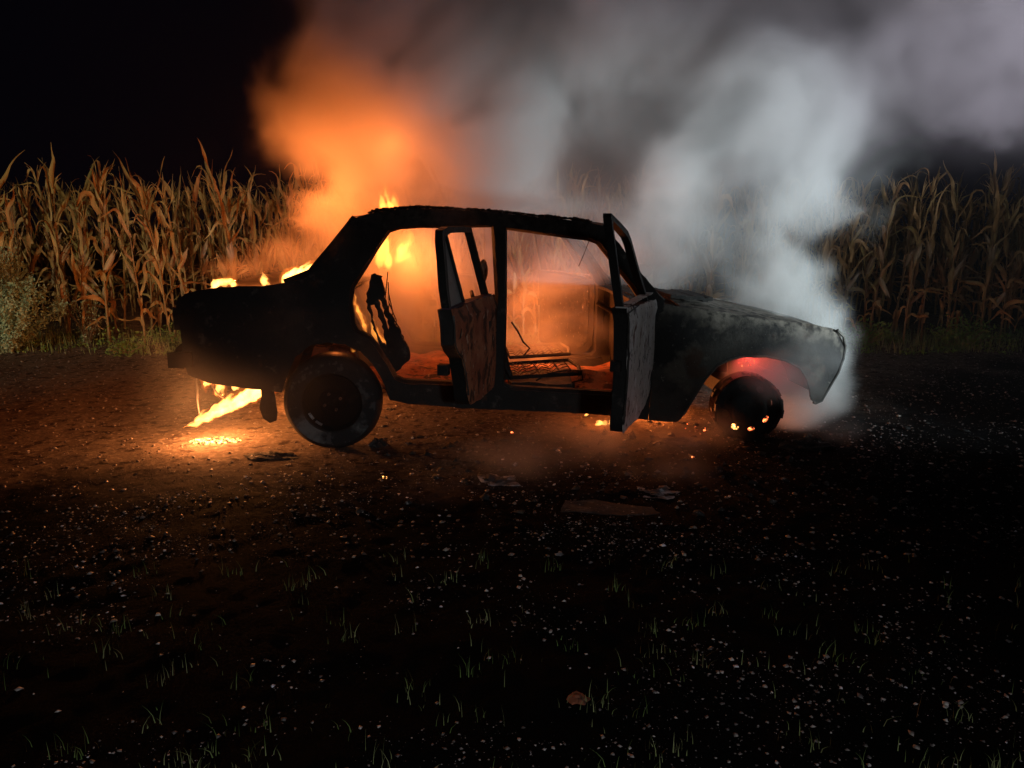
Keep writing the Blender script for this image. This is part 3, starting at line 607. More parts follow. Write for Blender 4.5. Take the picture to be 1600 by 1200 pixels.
# ------------------------------------------------------------------ flames (each a cluster of glowing tongues) with the light they throw
def tongue(mb, base, tip, r, seed, n=9, m=10, belly=.3):
    base = Vector(base); tip = Vector(tip); ax = tip - base; Lh = ax.length; pts = []; rr = []
    for i in range(m):
        q = i / (m - 1); off = Vector((mn.noise(Vector((q * 2.5, seed, 0))), mn.noise(Vector((q * 2.5, seed, 5))), 0)) * Lh * .32 * q
        pts.append(base + ax * q + off); s = (math.sin(math.pi * min(1, (q / belly) * .5)) if q < belly else (1 - ((q - belly) / (1 - belly)) ** 1.4))
        rr.append(max(.0015, r * (max(.25, s) if q < belly else s) * (1 + .35 * mn.noise(Vector((q * 6, seed, 9))))))
    mb.tube(pts, rr, n)
def fuse(o, vox):   # melt the overlapping tongues of one flame into a single closed skin
    m = o.modifiers.new('fuse', 'REMESH'); m.mode = 'VOXEL'; m.voxel_size = vox; m.use_smooth_shade = True
    bpy.context.view_layer.update(); ev = o.evaluated_get(bpy.context.evaluated_depsgraph_get())
    me = bpy.data.meshes.new_from_object(ev); mat = o.data.materials[0]; o.modifiers.clear(); o.data = me; me.name = o.name
    me.materials.clear(); me.materials.append(mat)
    for v in me.vertices:   # ragged, licking outline
        p = v.co; n1 = mn.noise_vector(p * 22); n2 = mn.noise_vector(p * 60); v.co = p + Vector((n1.x, n1.y, n1.z * 1.4)) * .013 + n2 * .005
def flame(name, label, tongues, mat, light=None, group=None):
    mb = MB()
    base = tongues[0][0]
    for i, (b, tp, r) in enumerate(tongues): tongue(mb, b, tp, r, i * 3.1 + b[0] * 7)
    o = mb.build(name, mat, sharp=None); fuse(o, .0045); tag(o, label, 'fire', group or 'flames on the car')
    sh = MB()
    for i, (b, tp, r) in enumerate(tongues):
        if i % 2 == 0:
            b_, t_ = Vector(b), Vector(tp); tongue(sh, b_, b_ + (t_ - b_) * 1.18, r * 1.9, i * 3.1 + b[0] * 7)
    fr = sh.build('flame_fringe', M['flame_soft'], None, sharp=None); fuse(fr, .006); fr.parent = o
    for k, (loc, e, col, rad) in enumerate(light or []):
        l = bpy.data.lights.new('flame_light', 'POINT'); l.energy = e; l.color = col; l.shadow_soft_size = rad
        lo = bpy.data.objects.new('flame_light', l); COL.objects.link(lo); lo.location = loc; lo.parent = o; lo.visible_camera = False
    return o
FC = (1, .215, .04)
def W(x, y, z):   # car-local to world
    p = car.matrix_basis @ Vector((x, y, z)); return (p.x, p.y, p.z)
def tset(c, spread, hmin, hmax, r, n, lean=(0, 0), flat=.4, seed=1):
    q = random.Random(seed); out = []
    for i in range(n):
        dx = q.uniform(-spread, spread); k = 1 - .55 * abs(dx) / max(spread, .001); h = q.uniform(hmin, hmax) * k
        out.append(((c[0] + dx, c[1] + q.uniform(-flat, flat) * spread, c[2] + q.uniform(-.35, .35) * spread), (c[0] + dx * .8 + lean[0] * h, c[1] + lean[1] * h, c[2] + h), r * q.uniform(.6, 1.1) * (.6 + .4 * k)))
    return out
flame('flame', 'small flame licking above the rear edge of the roof', tset(W(-.93, .05, 1.36), .075, .10, .22, .019, 20, (-.08, 0), seed=2), M['flame'], [(W(-.95, .62, 1.85), 64, FC, .50)])
flame('flame', 'flat flame at the far left corner of the trunk lid', tset(W(-1.92, -.35, .925), .075, .04, .075, .022, 22, (.7, 0), seed=3), M['flame_hot'], [(W(-1.9, -.05, 1.12), 14, FC, .15)])
flame('flame', 'small round flame in the middle of the trunk lid', tset(W(-1.63, -.5, .93), .022, .07, .12, .018, 9, seed=4), M['flame_hot'])
flame('flame', 'wide flame at the foot of the rear window', tset(W(-1.46, -.38, .95), .11, .07, .16, .028, 30, (.7, 0), seed=5), M['flame_hot'], [(W(-1.40, .62, 1.50), 100, FC, .50)])
flame('flame', 'tall twin flame burning inside the rear of the cabin', tset(W(-.955, -.15, 1.02), .05, .18, .36, .026, 18, (-.05, 0), seed=6) + tset(W(-.845, -.15, 1.06), .035, .12, .24, .022, 12, (.1, 0), seed=16), M['flame'], [(W(-.80, .20, 1.08), 42, FC, .2), (W(.15, .6, .55), 38, FC, .2)])
flame('flame', 'thin flames climbing behind the rear door pillar', [((-1.0 + .125, -.52 - .06, .62), (-1.08 + .125, -.56, .92), .016), ((-.95 + .125, -.53 - .05, .60), (-1.0 + .125, -.56, .80), .014), ((-.90 + .125, -.5 - .05, .55), (-.96 + .125, -.55, .72), .012)], M['flame'])
# burning fuel pouring from the tank
def gp(x, y, z=0): return (x, y, gh(x, y) + z)
st = []; q = random.Random(9)
for i in range(120):
    f = (i / 119) ** .9; x = -2.04 + .54 * f + q.uniform(-.02, .02); y = -.48 + .03 * f; th = .014 + .085 * f ** 1.1; z = .055 + .25 * f ** 1.15 + q.uniform(-.5, .5) * th
    st.append(((x - .05, y + q.uniform(-.03, .03), z - .015), (x + q.uniform(.03, .09), y, z + q.uniform(.01, .07) + .04 * f), q.uniform(.35, 1) * (.010 + .024 * f)))
for i in range(34):
    f = q.random(); x = -1.98 + .47 * f; z = .05 + .25 * f ** 1.15; h = q.uniform(.03, .11) * (.5 + f)
    st.append(((x, -.48 + .04 * q.random(), z), (x + q.uniform(-.02, .05), -.47, z + h), q.uniform(.010, .024)))
for i in range(14):
    x = -1.76 + .28 * q.random(); st.append(((x, -.45, .26 + .04 * q.random()), (x + .03, -.45, .37 + .04 * q.random()), .022))
for i in range(9):
    x = -1.92 + .10 * q.random(); st.append(((x, -.5, .40), (x + .008, -.5, .20 + .12 * q.random()), .020))
flame('burning_fuel_stream', 'bright burning fuel running from under the tail down to the ground', st, M['flame_hot'], [((-1.82, -.68, .17), 62, (1, .33, .09), .05), ((-1.40, .30, .2), 48, (1, .30, .07), .06)])
flame('flame', 'short flame between mud flap and rear tyre', tset(W(-1.54, -.3, .30), .05, .03, .06, .02, 6, (.4, 0), seed=11), M['flame_hot'])
flame('flame', 'low flame on the ground under the open front door', tset(gp(.60, -.28), .065, .03, .055, .022, 9, (.3, 0), seed=12) + tset(gp(.50, -.2, .03), .012, .03, .04, .014, 3, seed=13), M['flame_hot'], [((.6, -.33, .12), 5, FC, .03)])
flame('flame', 'tiny flame on top of the rear tyre under the wheel arch', tset(W(-1.10, -.66, .565), .02, .02, .035, .008, 4, (-.5, 0), seed=14), M['flame'], [(W(-1.20, -.70, .60), .9, FC, .02)])
# gravel lit by the fire, its bright patch painted as glowing bits
mb = MB()
for i in range(150):
    a = q.uniform(0, 6.28); r = math.sqrt(q.random()); x = -1.81 + .155 * r * math.cos(a); y = -.69 + .075 * r * math.sin(a); s = q.uniform(.004, .012)
    mb.box(gp(x, y, .004), (s * 2, s, s * .7), Matrix.Rotation(q.uniform(0, 3), 3, 'Z'))
tag(mb.build('lit_gravel_glow', M['ember_hot'], smooth=False), 'glittering firelit gravel, painted as glow, on the ground below the car tail', 'fire')
l = bpy.data.lights.new('gravel_glow_light', 'POINT'); l.energy = 1.2; l.color = FC; l.shadow_soft_size = .03; lo = bpy.data.objects.new('gravel_glow_light', l); COL.objects.link(lo); lo.location = (-1.81, -.69, .10)
# engine bay and wheel arch glow
def glow(name, label, loc, e, col, n, spread, mat):
    o = MB(); qq = random.Random(int(abs(loc[0] * 100)))
    for i in range(n):
        s = qq.uniform(.004, .011); o.box((loc[0] + qq.uniform(-spread, spread), loc[1] + qq.uniform(-spread, spread) * .6, max(.01, loc[2] + qq.uniform(-.02, .02))), (s, s, s * .6), Matrix.Rotation(qq.uniform(0, 3), 3, 'Y'))
    ob = o.build(name, mat, smooth=False); tag(ob, label, 'embers')
    if e:
        l = bpy.data.lights.new('ember_light', 'POINT'); l.energy = e; l.color = col; l.shadow_soft_size = .04
        lo = bpy.data.objects.new('ember_light', l); COL.objects.link(lo); lo.location = (loc[0], loc[1], loc[2] + .06)
    return ob
glow('embers', 'red embers glowing in the front wheel arch above the rim', W(1.30, -.60, .45), 3.0, (1, .06, .05), 9, .05, M['ember'])
glow('embers', 'red embers on the ground left of the front wheel rim', W(.98, -.62, .05), 1.2, (1, .16, .05), 9, .07, M['ember'])
glow('embers', 'orange embers beneath the front of the car', W(.85, -.1, .06), 26, (1, .25, .05), 8, .10, M['ember'])
for i, (x, y, s, lb) in enumerate([(-.66, -1.40, .010, 'orange ember on the ground below the rear door'), (.98, -.8, .008, 'red ember on the ground left of the front rim'), (-.0, -.5, .007, 'red ember under the sill behind the open rear door'), (1.02, -1.05, .007, 'faint ember in the ash before the front wheel')]):
    z = gh(x, y); mb = MB().box((x, y, z + .006), (s * 2.4, s * 1.4, s), Matrix.Rotation(i, 3, 'Z')); tag(mb.build('ember', M['ember_hot'] if i == 0 else M['ember']), lb, 'ember')

# ------------------------------------------------------------------ debris
def lump(name, label, cat, c, size, mat, seed, n=18, m=12, rough=.45):
    mb = MB(); vs = []
    for i in range(m + 1):
        th = math.pi * .5 * i / m
        for k in range(n):
            a = 2 * math.pi * k / n; d = Vector((math.cos(a) * math.sin(th), math.sin(a) * math.sin(th), math.cos(th)))
            r = 1 + rough * mn.noise(d * 2.2 + Vector((seed, 0, 0))) + rough * .6 * mn.noise(d * 6 + Vector((seed, 3, 0)))
            vs.append((c[0] + d.x * size[0] * r, c[1] + d.y * size[1] * r, c[2] - .01 + d.z * size[2] * r))
    mb.add(vs, [(i * n + k, i * n + (k + 1) % n, (i + 1) * n + (k + 1) % n, (i + 1) * n + k) for i in range(m) for k in range(n)])
    return tag(mb.build(name, mat, sharp=25), label, cat)
lump('ash_heap', 'black heap of burnt tyre remains beside the front wheel', 'ash heap', gp(1.76, -.80), (.15, .10, .055), M['clinker'], 1)
lump('ash_heap', 'low ash heap just left of the front wheel rim', 'ash heap', gp(1.02, -.74), (.16, .09, .04), M['clinker'], 2)
lump('ash_heap', 'black ash heap at the foot of the rear tyre', 'ash heap', gp(-1.38, -1.0), (.16, .07, .03), M['clinker'], 3)
lump('ash_heap', 'small burnt clod behind the rear tyre tread', 'ash heap', gp(-.80, -.78), (.06, .05, .05), M['clinker'], 4)
lump('ash_heap', 'pale crumbled ash below the open rear door', 'ash heap', gp(-.07, -1.42), (.10, .10, .018), M['paleash'], 5, rough=.8)
lump('ash_heap', 'pale ash smear before the open front door', 'ash heap', gp(.72, -1.62), (.10, .09, .016), M['paleash'], 6, rough=.8)
x0, y0 = .42, -1.88
pl = panel([(-.20, -.05), (.06, -.09), (.24, -.07), (.22, .0), (.10, .05), (-.04, .10), (-.17, .09)], [], lambda u, v, d: (x0 + u, y0 + v, gh(x0, y0) + .022 - d + .012 * mn.noise(Vector((u * 9, v * 9, 1))) + .04 * max(0, -u - .1)), .004, sp=.03, rag=.004)
tag(pl.build('metal_sheet', M['clinker']), 'flat scorched sheet of metal lying on the soil before the car', 'metal sheet')
for i, (x, y, s, lb) in enumerate([(.19, -2.35, .022, 'pale scrap on the dark soil below the metal sheet'), (.25, -2.6, .018, 'small pale crumb nearest below the metal sheet'), (-3.1, -1.9, .028, 'whitish clod at the left edge of the dark ground'), (.18, -3.3, .032, 'reddish clod at the bottom of the picture'), (-2.2, -2.55, .03, 'pale dry husk lying among grass at lower left')]):
    lump('clod', lb, 'clod', gp(x, y), (s, s * .8, s * .7), M['paleash'] if i != 3 else M['rust'], 20 + i, 12, 6)
mb = MB(); mb.tube([gp(.62, -1.50, .01), gp(.68, -1.46, .05), gp(.74, -1.50, .02)], .0025, 4); tag(mb.build('wire', M['wire']), 'thin burnt wire sticking out of the ash', 'wire')

# ------------------------------------------------------------------ corn
def ribbon(mb, pts, wid, nrm_seed=0, fold=.3):
    pts = [Vector(p) for p in pts]; m = len(pts); vs = []; ph = nrm_seed
    t0 = (pts[-1] - pts[0]).normalized(); side0 = t0.cross(Vector((math.cos(ph), math.sin(ph), .3))).normalized()
    for i, p in enumerate(pts):
        t = (pts[min(i + 1, m - 1)] - pts[max(i - 1, 0)]).normalized(); s = (side0 - t * side0.dot(t)).normalized(); nn = t.cross(s)
        a = 1.6 * math.sin(i * .55 + ph) * (i / m); s2 = s * math.cos(a) + nn * math.sin(a); n2 = t.cross(s2); w = wid[i] / 2
        vs += [p + s2 * w + n2 * w * fold, p, p - s2 * w + n2 * w * fold]
    mb.add(vs, [(i * 3 + k, i * 3 + k + 1, (i + 1) * 3 + k + 1, (i + 1) * 3 + k) for i in range(m - 1) for k in range(2)])
def corn_proto(seed):
    q = random.Random(seed); H = q.uniform(1.36, 1.66); lean = (q.uniform(-.10, .10), q.uniform(-.08, .08))
    ax = lambda z: Vector((lean[0] * (z / H) ** 2 + .012 * math.sin(z * 5 + seed), lean[1] * (z / H) ** 2, z))
    parts = []
    mb = MB(); mb.tube([ax(H * i / 12) for i in range(13)], [.0125 * (1 - .65 * i / 12) * (1.12 if i % 2 else .95) for i in range(13)], 6); parts.append(('stalk', mb, 'stalk'))
    nl = q.randint(9, 13); a0 = q.uniform(0, 6.28)
    for k in range(nl):
        z = H * (.14 + .83 * k / (nl - 1)) + q.uniform(-.03, .03); p = Vector(ax(z)); a = a0 + (k % 2) * math.pi + q.uniform(-.8, .8)
        ln = q.uniform(.34, .74); el = R(q.uniform(60, 88)); n = 13; brk = q.choice((q.uniform(.15, .5), q.uniform(.5, .8), 2)); fall = R(q.uniform(60, 165)); pts = [p.copy()]; wv = q.uniform(0, 6)
        if k < 3: brk = .1; ln *= .8
        for i in range(n):
            f = i / n; a += q.uniform(-.22, .22); e = el - (fall * min(1, max(0, (f - brk) / .28)) if brk < 1 else 0) - R(10) * f + .22 * math.sin(f * 9 + wv)
            p = p + Vector((math.cos(a) * math.cos(e), math.sin(a) * math.cos(e), math.sin(e))) * ln / n; pts.append(p.copy())
        w = q.uniform(.018, .050); mb = MB(); ribbon(mb, pts, [w * (.40 + .9 * math.sin(math.pi * min(1, (i / n) * .75 + .18))) * (1 - (i / n) ** 2.5) * q.uniform(.75, 1.15) + .002 for i in range(n + 1)], q.uniform(0, 6), q.uniform(.3, 1.1)); parts.append(('leaf', mb, 'leaf'))
    for k in range(q.choice((1, 1, 2))):
        z = H * q.uniform(.40, .58); b = ax(z); a = q.uniform(0, 6.28); d = Vector((math.cos(a) * .5, math.sin(a) * .5, q.choice((.9, .8, -.6)))).normalized(); mb = MB()
        mb.tube([b + d * s for s in (.0, .03, .09, .15, .20, .25)], [.008, .022, .029, .026, .016, .003], 8)
        for j in range(3): ribbon(mb, [b + d * s + Vector((.02 * math.cos(j * 2 + s * 9), .02 * math.sin(j * 2), 0)) for s in (.02, .1, .18, .27)], [.02, .04, .03, .004], j * 2)
        parts.append(('cob', mb, 'husk'))
    mb = MB(); tp = ax(H)
    for k in range(q.randint(5, 8)):
        a = q.uniform(0, 6.28); sp = q.uniform(.02, .16); h = q.uniform(.14, .30); mb.tube([tp, tp + Vector((sp * .4 * math.cos(a), sp * .4 * math.sin(a), h * .55)), tp + Vector((sp * math.cos(a), sp * math.sin(a), h * q.uniform(.75, 1)))], [.0035, .004, .0015], 4)
    parts.append(('tassel', mb, 'leaf'))
    return parts
protos = [corn_proto(s) for s in range(100, 114)]
full = []; merged = []
for pr in protos:
    full.append([(nm, (lambda mb, nm=nm, mt=mt: mb.build(nm, M[mt], sharp=None))(mb), ) for nm, mb, mt in pr])
    al = MB(); al.v = []; 
    me_parts = []
    for nm, mb, mt in pr: al.add(mb.v, mb.f)
    mo = al.build('corn_plant', M['leaf'], sharp=None); merged.append(mo.data); bpy.data.objects.remove(mo)
fulld = [[(nm, ob.data) for nm, ob in f] for f in full]
for f in full:
    for nm, ob in f: bpy.data.objects.remove(ob)
MARKS = [(-4.9, 'behind the silvery bush'), (-4.2, 'beside the small dry bush'), (-3.5, 'well left of the car'), (-2.9, 'just left of the car tail'), (-2.2, 'behind the trunk lid'), (-1.2, 'behind the orange smoke'), (-.2, 'behind the rear door'), (.4, 'behind the middle pillar'), (1.0, 'behind the front door opening'), (1.6, 'behind the windscreen'), (2.4, 'behind the bonnet'), (3.2, 'behind the front of the smoke'), (3.9, 'right of the smoke'), (4.6, 'left of the right weed clump'), (5.1, 'behind the right weed clump'), (9, 'at the right picture edge')]
def corn_label(x, y, row, sc, rx, ry):
    xx = x * 8.3 / (y + 5.2); where = [w for b, w in MARKS if xx < b][0]
    size = 'short' if sc < .93 else 'tall' if sc > 1.02 else 'withered'
    lean = 'leaning left' if ry < -.02 else 'leaning right' if ry > .02 else 'upright'
    return size + ' dry corn plant, ' + lean + ', ' + where + (', front row' if row == 0 else ', second row' if row == 1 else ', third row' if row == 2 else ', fourth row')
for row in range(4):
    Yr = 3.0 + row * .62; hx = 6.0 + row * .45; step = (.29, .32, .42, .45)[row]
    for i in range(int(2 * hx / step)):
        x = -hx + i * step + rnd.uniform(-.07, .07); y = Yr + rnd.uniform(-.12, .12)
        if rnd.random() < .04: continue
        k = rnd.randrange(14); root = None; sc = rnd.uniform(.88, 1.07) * (1.0 if x < 2.4 else .93); rz = rnd.uniform(0, 6.28)
        if row < 2:
            root = empty('corn_plant', (x, y, gh(x, y) - .01), rz)
            for nm, d in fulld[k]:
                p = bpy.data.objects.new(nm, d); p.parent = root; COL.objects.link(p)
        else:
            root = bpy.data.objects.new('corn_plant', merged[k]); COL.objects.link(root); root.location = (x, y, gh(x, y) - .01); root.rotation_euler = (0, 0, rz)
        root.scale = (sc, sc, sc); rx, ry = rnd.uniform(-.07, .07), rnd.uniform(-.07, .07); root.rotation_euler = (Matrix.Rotation(ry, 3, 'Y') @ Matrix.Rotation(rx, 3, 'X') @ Matrix.Rotation(rz, 3, 'Z')).to_euler()
        tag(root, corn_label(x, y, row, sc, rx, ry), 'corn plant', 'withered corn plants ' + ('left of the car' if x < -2.4 else 'behind the car' if x < 2.6 else 'right of the smoke'))
byl = {}
for o in bpy.data.objects:
    if o.get('category') == 'corn plant': byl.setdefault(o['label'], []).append(o)
for lb, os_ in byl.items():
    os_.sort(key=lambda o: o.location.x / (o.location.y + 5.2)); n = len(os_)
    if n > 1:
        for i, o in enumerate(os_): o['label'] = lb + (', left one' if i == 0 else ', right one' if i == n - 1 else ', middle one')
V = []; F = []; o_ = 0
for row in range(5):
    for i in range(48):
        x = -8.5 + i * .36 + rnd.uniform(-.1, .1); y = 5.5 + row * .7; mm = merged[rnd.randrange(14)]; a = rnd.uniform(0, 6.28)
        co = np.empty(len(mm.vertices) * 3); mm.vertices.foreach_get('co', co); co = co.reshape(-1, 3)
        X = co[:, 0] * math.cos(a) - co[:, 1] * math.sin(a) + x; Y = co[:, 0] * math.sin(a) + co[:, 1] * math.cos(a) + y; V.append(np.stack([X, Y, co[:, 2]], 1))
        mm.calc_loop_triangles(); tr = np.empty(len(mm.loop_triangles) * 3, np.int32); mm.loop_triangles.foreach_get('vertices', tr); F.append(tr.reshape(-1, 3) + o_); o_ += len(co)
tag(mesh_np('corn_field', np.concatenate(V), np.concatenate(F), M['leaf']), 'dark mass of dry corn deep in the field', 'corn field', kind='stuff')

# ------------------------------------------------------------------ grass, weeds, shrub
def blades(name, n, xr, yr, h, w, mat, keep=None, curl=.5):
    X = RN.uniform(*xr, n); Y = RN.uniform(*yr, n)
    if keep is not None: k = keep(X, Y) > RN.rand(n); X, Y = X[k], Y[k]; n = len(X)
    Z = gz(X, Y); A = RN.uniform(0, 6.28, n); Hh = RN.uniform(h[0], h[1], n); Wd = RN.uniform(w[0], w[1], n); C_ = RN.uniform(0, curl, n) * Hh
    V = np.zeros((n, 8, 3)); B = RN.uniform(0, 6.28, n)
    for j, q in enumerate((0, .4, .75, 1)):
        cx = X + np.cos(A) * C_ * q ** 2; cyy = Y + np.sin(A) * C_ * q ** 2; ww = Wd * (1 - q * .92) / 2
        for s in (0, 1):
            V[:, j * 2 + s, 0] = cx + (ww if s else -ww) * np.cos(B); V[:, j * 2 + s, 1] = cyy + (ww if s else -ww) * np.sin(B); V[:, j * 2 + s, 2] = Z + Hh * q * (1 - .25 * q * C_ / np.maximum(Hh, .01))
    F = (np.array([(0, 1, 3, 2), (2, 3, 5, 4), (4, 5, 7, 6)])[None] + (np.arange(n) * 8)[:, None, None]).reshape(-1, 4)
    return mesh_np(name, V.reshape(-1, 3), F, mat)
TX = RN.uniform(-2.1, 2.1, 420); TY = -3.68 + 1.3 * RN.rand(420) ** 2.8; TN = (RN.rand(420) ** 2.2 * 13 + 1).astype(int); TT = np.repeat(np.arange(420), TN)
def tufts(X, Y):
    n = min(len(X), len(TT)); X[:n] = TX[TT[:n]] + RN.normal(size=n) * .022; Y[:n] = TY[TT[:n]] + RN.normal(size=n) * .018; k = np.zeros(len(X)); k[:n] = 2; return k
tag(blades('foreground_grass', len(TT), (-3.2, 3.2), (-3.95, -2.3), (.012, .062), (.0014, .0034), M['grass'], keep=tufts, curl=.7), 'sparse small grass tufts sprouting in the dark foreground', 'grass', kind='stuff')
tag(blades('field_edge_grass', 14000, (-7, 7), (2.45, 3.4), (.04, .22), (.003, .008), M['grass'], keep=lambda X, Y: np.clip((fbm2(X, Y, 1.4, 3, 33) - .3) * 3, .1, 1)), 'rough grass along the edge of the corn field', 'grass', kind='stuff')
def leafcloud(n, fn, s0, s1, seed):
    q = np.random.RandomState(seed); P = fn(q, n); n = len(P); S = q.uniform(s0, s1, n); D = q.normal(size=(n, 3)); D /= np.linalg.norm(D, axis=1)[:, None]
    E_ = np.cross(D, q.normal(size=(n, 3))); E_ /= np.linalg.norm(E_, axis=1)[:, None]
    V = np.stack([P - D * S[:, None], P + E_ * S[:, None] * .38, P + D * S[:, None], P - E_ * S[:, None] * .38], 1)
    F = np.arange(n * 4).reshape(n, 4); return V.reshape(-1, 3), F
def weeds_fn(xr, yr, hfun):
    def fn(q, n):
        X = q.uniform(*xr, n); Y = q.uniform(*yr, n); H = hfun(X, Y); k = H > .02; X, Y, H = X[k], Y[k], H[k]
        return np.stack([X, Y, gz(X, Y) + q.rand(len(X)) * H], 1)
    return fn
hf = lambda X, Y: np.clip((fbm2(X, Y, 1.8, 3, 41) - .42) * 1.2, 0, .28) * np.clip((Y - 2.4) / .25, 0, 1)
V, F = leafcloud(11000, weeds_fn((-7, 7), (2.42, 3.2), hf), .010, .028, 5)
tag(mesh_np('weeds', V, F, M['weed']), 'low green weeds along the foot of the corn', 'weeds', kind='stuff')
def bush(name, label, c, rad, h, n, s0, s1, mat, seed, cat='shrub'):
    root = empty(name, c); q = random.Random(seed); mb = MB(); tips = []
    for i in range(34):
        a = q.uniform(0, 6.28); r = rad * math.sqrt(q.random()); hh = h * (1 - .5 * (r / rad) ** 2) * q.uniform(.65, 1.05)
        p = [(0 + .1 * r * math.cos(a), .1 * r * math.sin(a), 0), (r * .5 * math.cos(a), r * .5 * math.sin(a), hh * .5), (r * math.cos(a) + q.uniform(-.04, .04), r * math.sin(a), hh)]
        mb.tube(p, [.006, .004, .0015], 4); tips.append(p)
    mb.build('stem', M['twig'], root); T = np.array(tips)
    def fn(g, n):
        k = g.randint(0, len(T), n); f = g.rand(n) ** .7; a = np.where(f[:, None] < .5, T[k, 0] + (T[k, 1] - T[k, 0]) * (f * 2)[:, None], T[k, 1] + (T[k, 2] - T[k, 1]) * (f * 2 - 1)[:, None]); return a + g.normal(size=(n, 3)) * .03
    V, F = leafcloud(n, fn, s0, s1, seed); mesh_np('foliage', V, F, mat, root); return tag(root, label, cat)
bush('shrub', 'silvery green bush at the left edge before the corn', (-5.12, 2.5, gh(-5.12, 2.5)), .60, 1.05, 17000, .010, .024, M['shrub'], 3)
bush('shrub', 'small dry bush between silvery bush and corn stalks', (-4.55, 2.95, gh(-4.6, 2.9)), .28, .62, 900, .007, .016, M['shrub'], 4)
bush('weed_clump', 'green leafy weed clump at the right edge of the field', (4.75, 2.85, gh(4.75, 2.85)), .35, .36, 1100, .014, .032, M['weed'], 5, 'weed')
bush('weed_clump', 'low green weed clump right of the smoke', (3.75, 2.85, gh(3.75, 2.85)), .30, .26, 700, .014, .03, M['weed'], 6, 'weed')
bush('weed_clump', 'bright green weed clump left of the car bumper', (-3.9, 2.5, gh(-3.9, 2.5)), .20, .14, 300, .012, .03, M['weed'], 7, 'weed')
bush('weed_clump', 'green weeds just behind the car tail', (-3.0, 2.6, gh(-3.0, 2.6)), .5, .24, 900, .012, .03, M['weed'], 8, 'weed')

# ------------------------------------------------------------------ smoke: one density grid of puffs, turned into a volume by geometry nodes
lo = np.array([-3.0, -1.7, 0.0]); hi = np.array([7.1, 3.1, 4.3]); n3 = np.array([278, 132, 118])
ax3 = [np.linspace(lo[i], hi[i], n3[i]).astype(np.float32) for i in range(3)]
GX3, GY3, GZ3 = np.meshgrid(*ax3, indexing='ij')
def fbm3(sc, oct, seed, warp=None):
    rs = np.random.RandomState(seed); out = np.zeros(GX3.shape, np.float32); amp = 1; tot = 0
    for o in range(oct):
        G = rs.rand(64, 64, 64).astype(np.float32); co = []
        for A_, W_ in zip((GX3, GY3, GZ3), warp or (0, 0, 0)):
            c = (A_ + W_) * sc * 2 ** o + 40; i = np.floor(c).astype(np.int32); f = c - i; co.append((i, f * f * (3 - 2 * f)))
        (i, fx), (j, fy), (k, fz) = co; g = lambda a, b, c: G[a & 63, b & 63, c & 63]
        out += amp * (((g(i, j, k) * (1 - fx) + g(i + 1, j, k) * fx) * (1 - fy) + (g(i, j + 1, k) * (1 - fx) + g(i + 1, j + 1, k) * fx) * fy) * (1 - fz) + ((g(i, j, k + 1) * (1 - fx) + g(i + 1, j, k + 1) * fx) * (1 - fy) + (g(i, j + 1, k + 1) * (1 - fx) + g(i + 1, j + 1, k + 1) * fx) * fy) * fz)
        tot += amp; amp *= .6
    return out / tot
w1 = (fbm3(.9, 2, 1) - .5) * .9; w2 = (fbm3(.9, 2, 2) - .5) * .9
NZ = fbm3(1.8, 5, 3, (w1, w2, w1)); NZ = np.clip((NZ - .5) * 2.2 + .5, 0, 1)
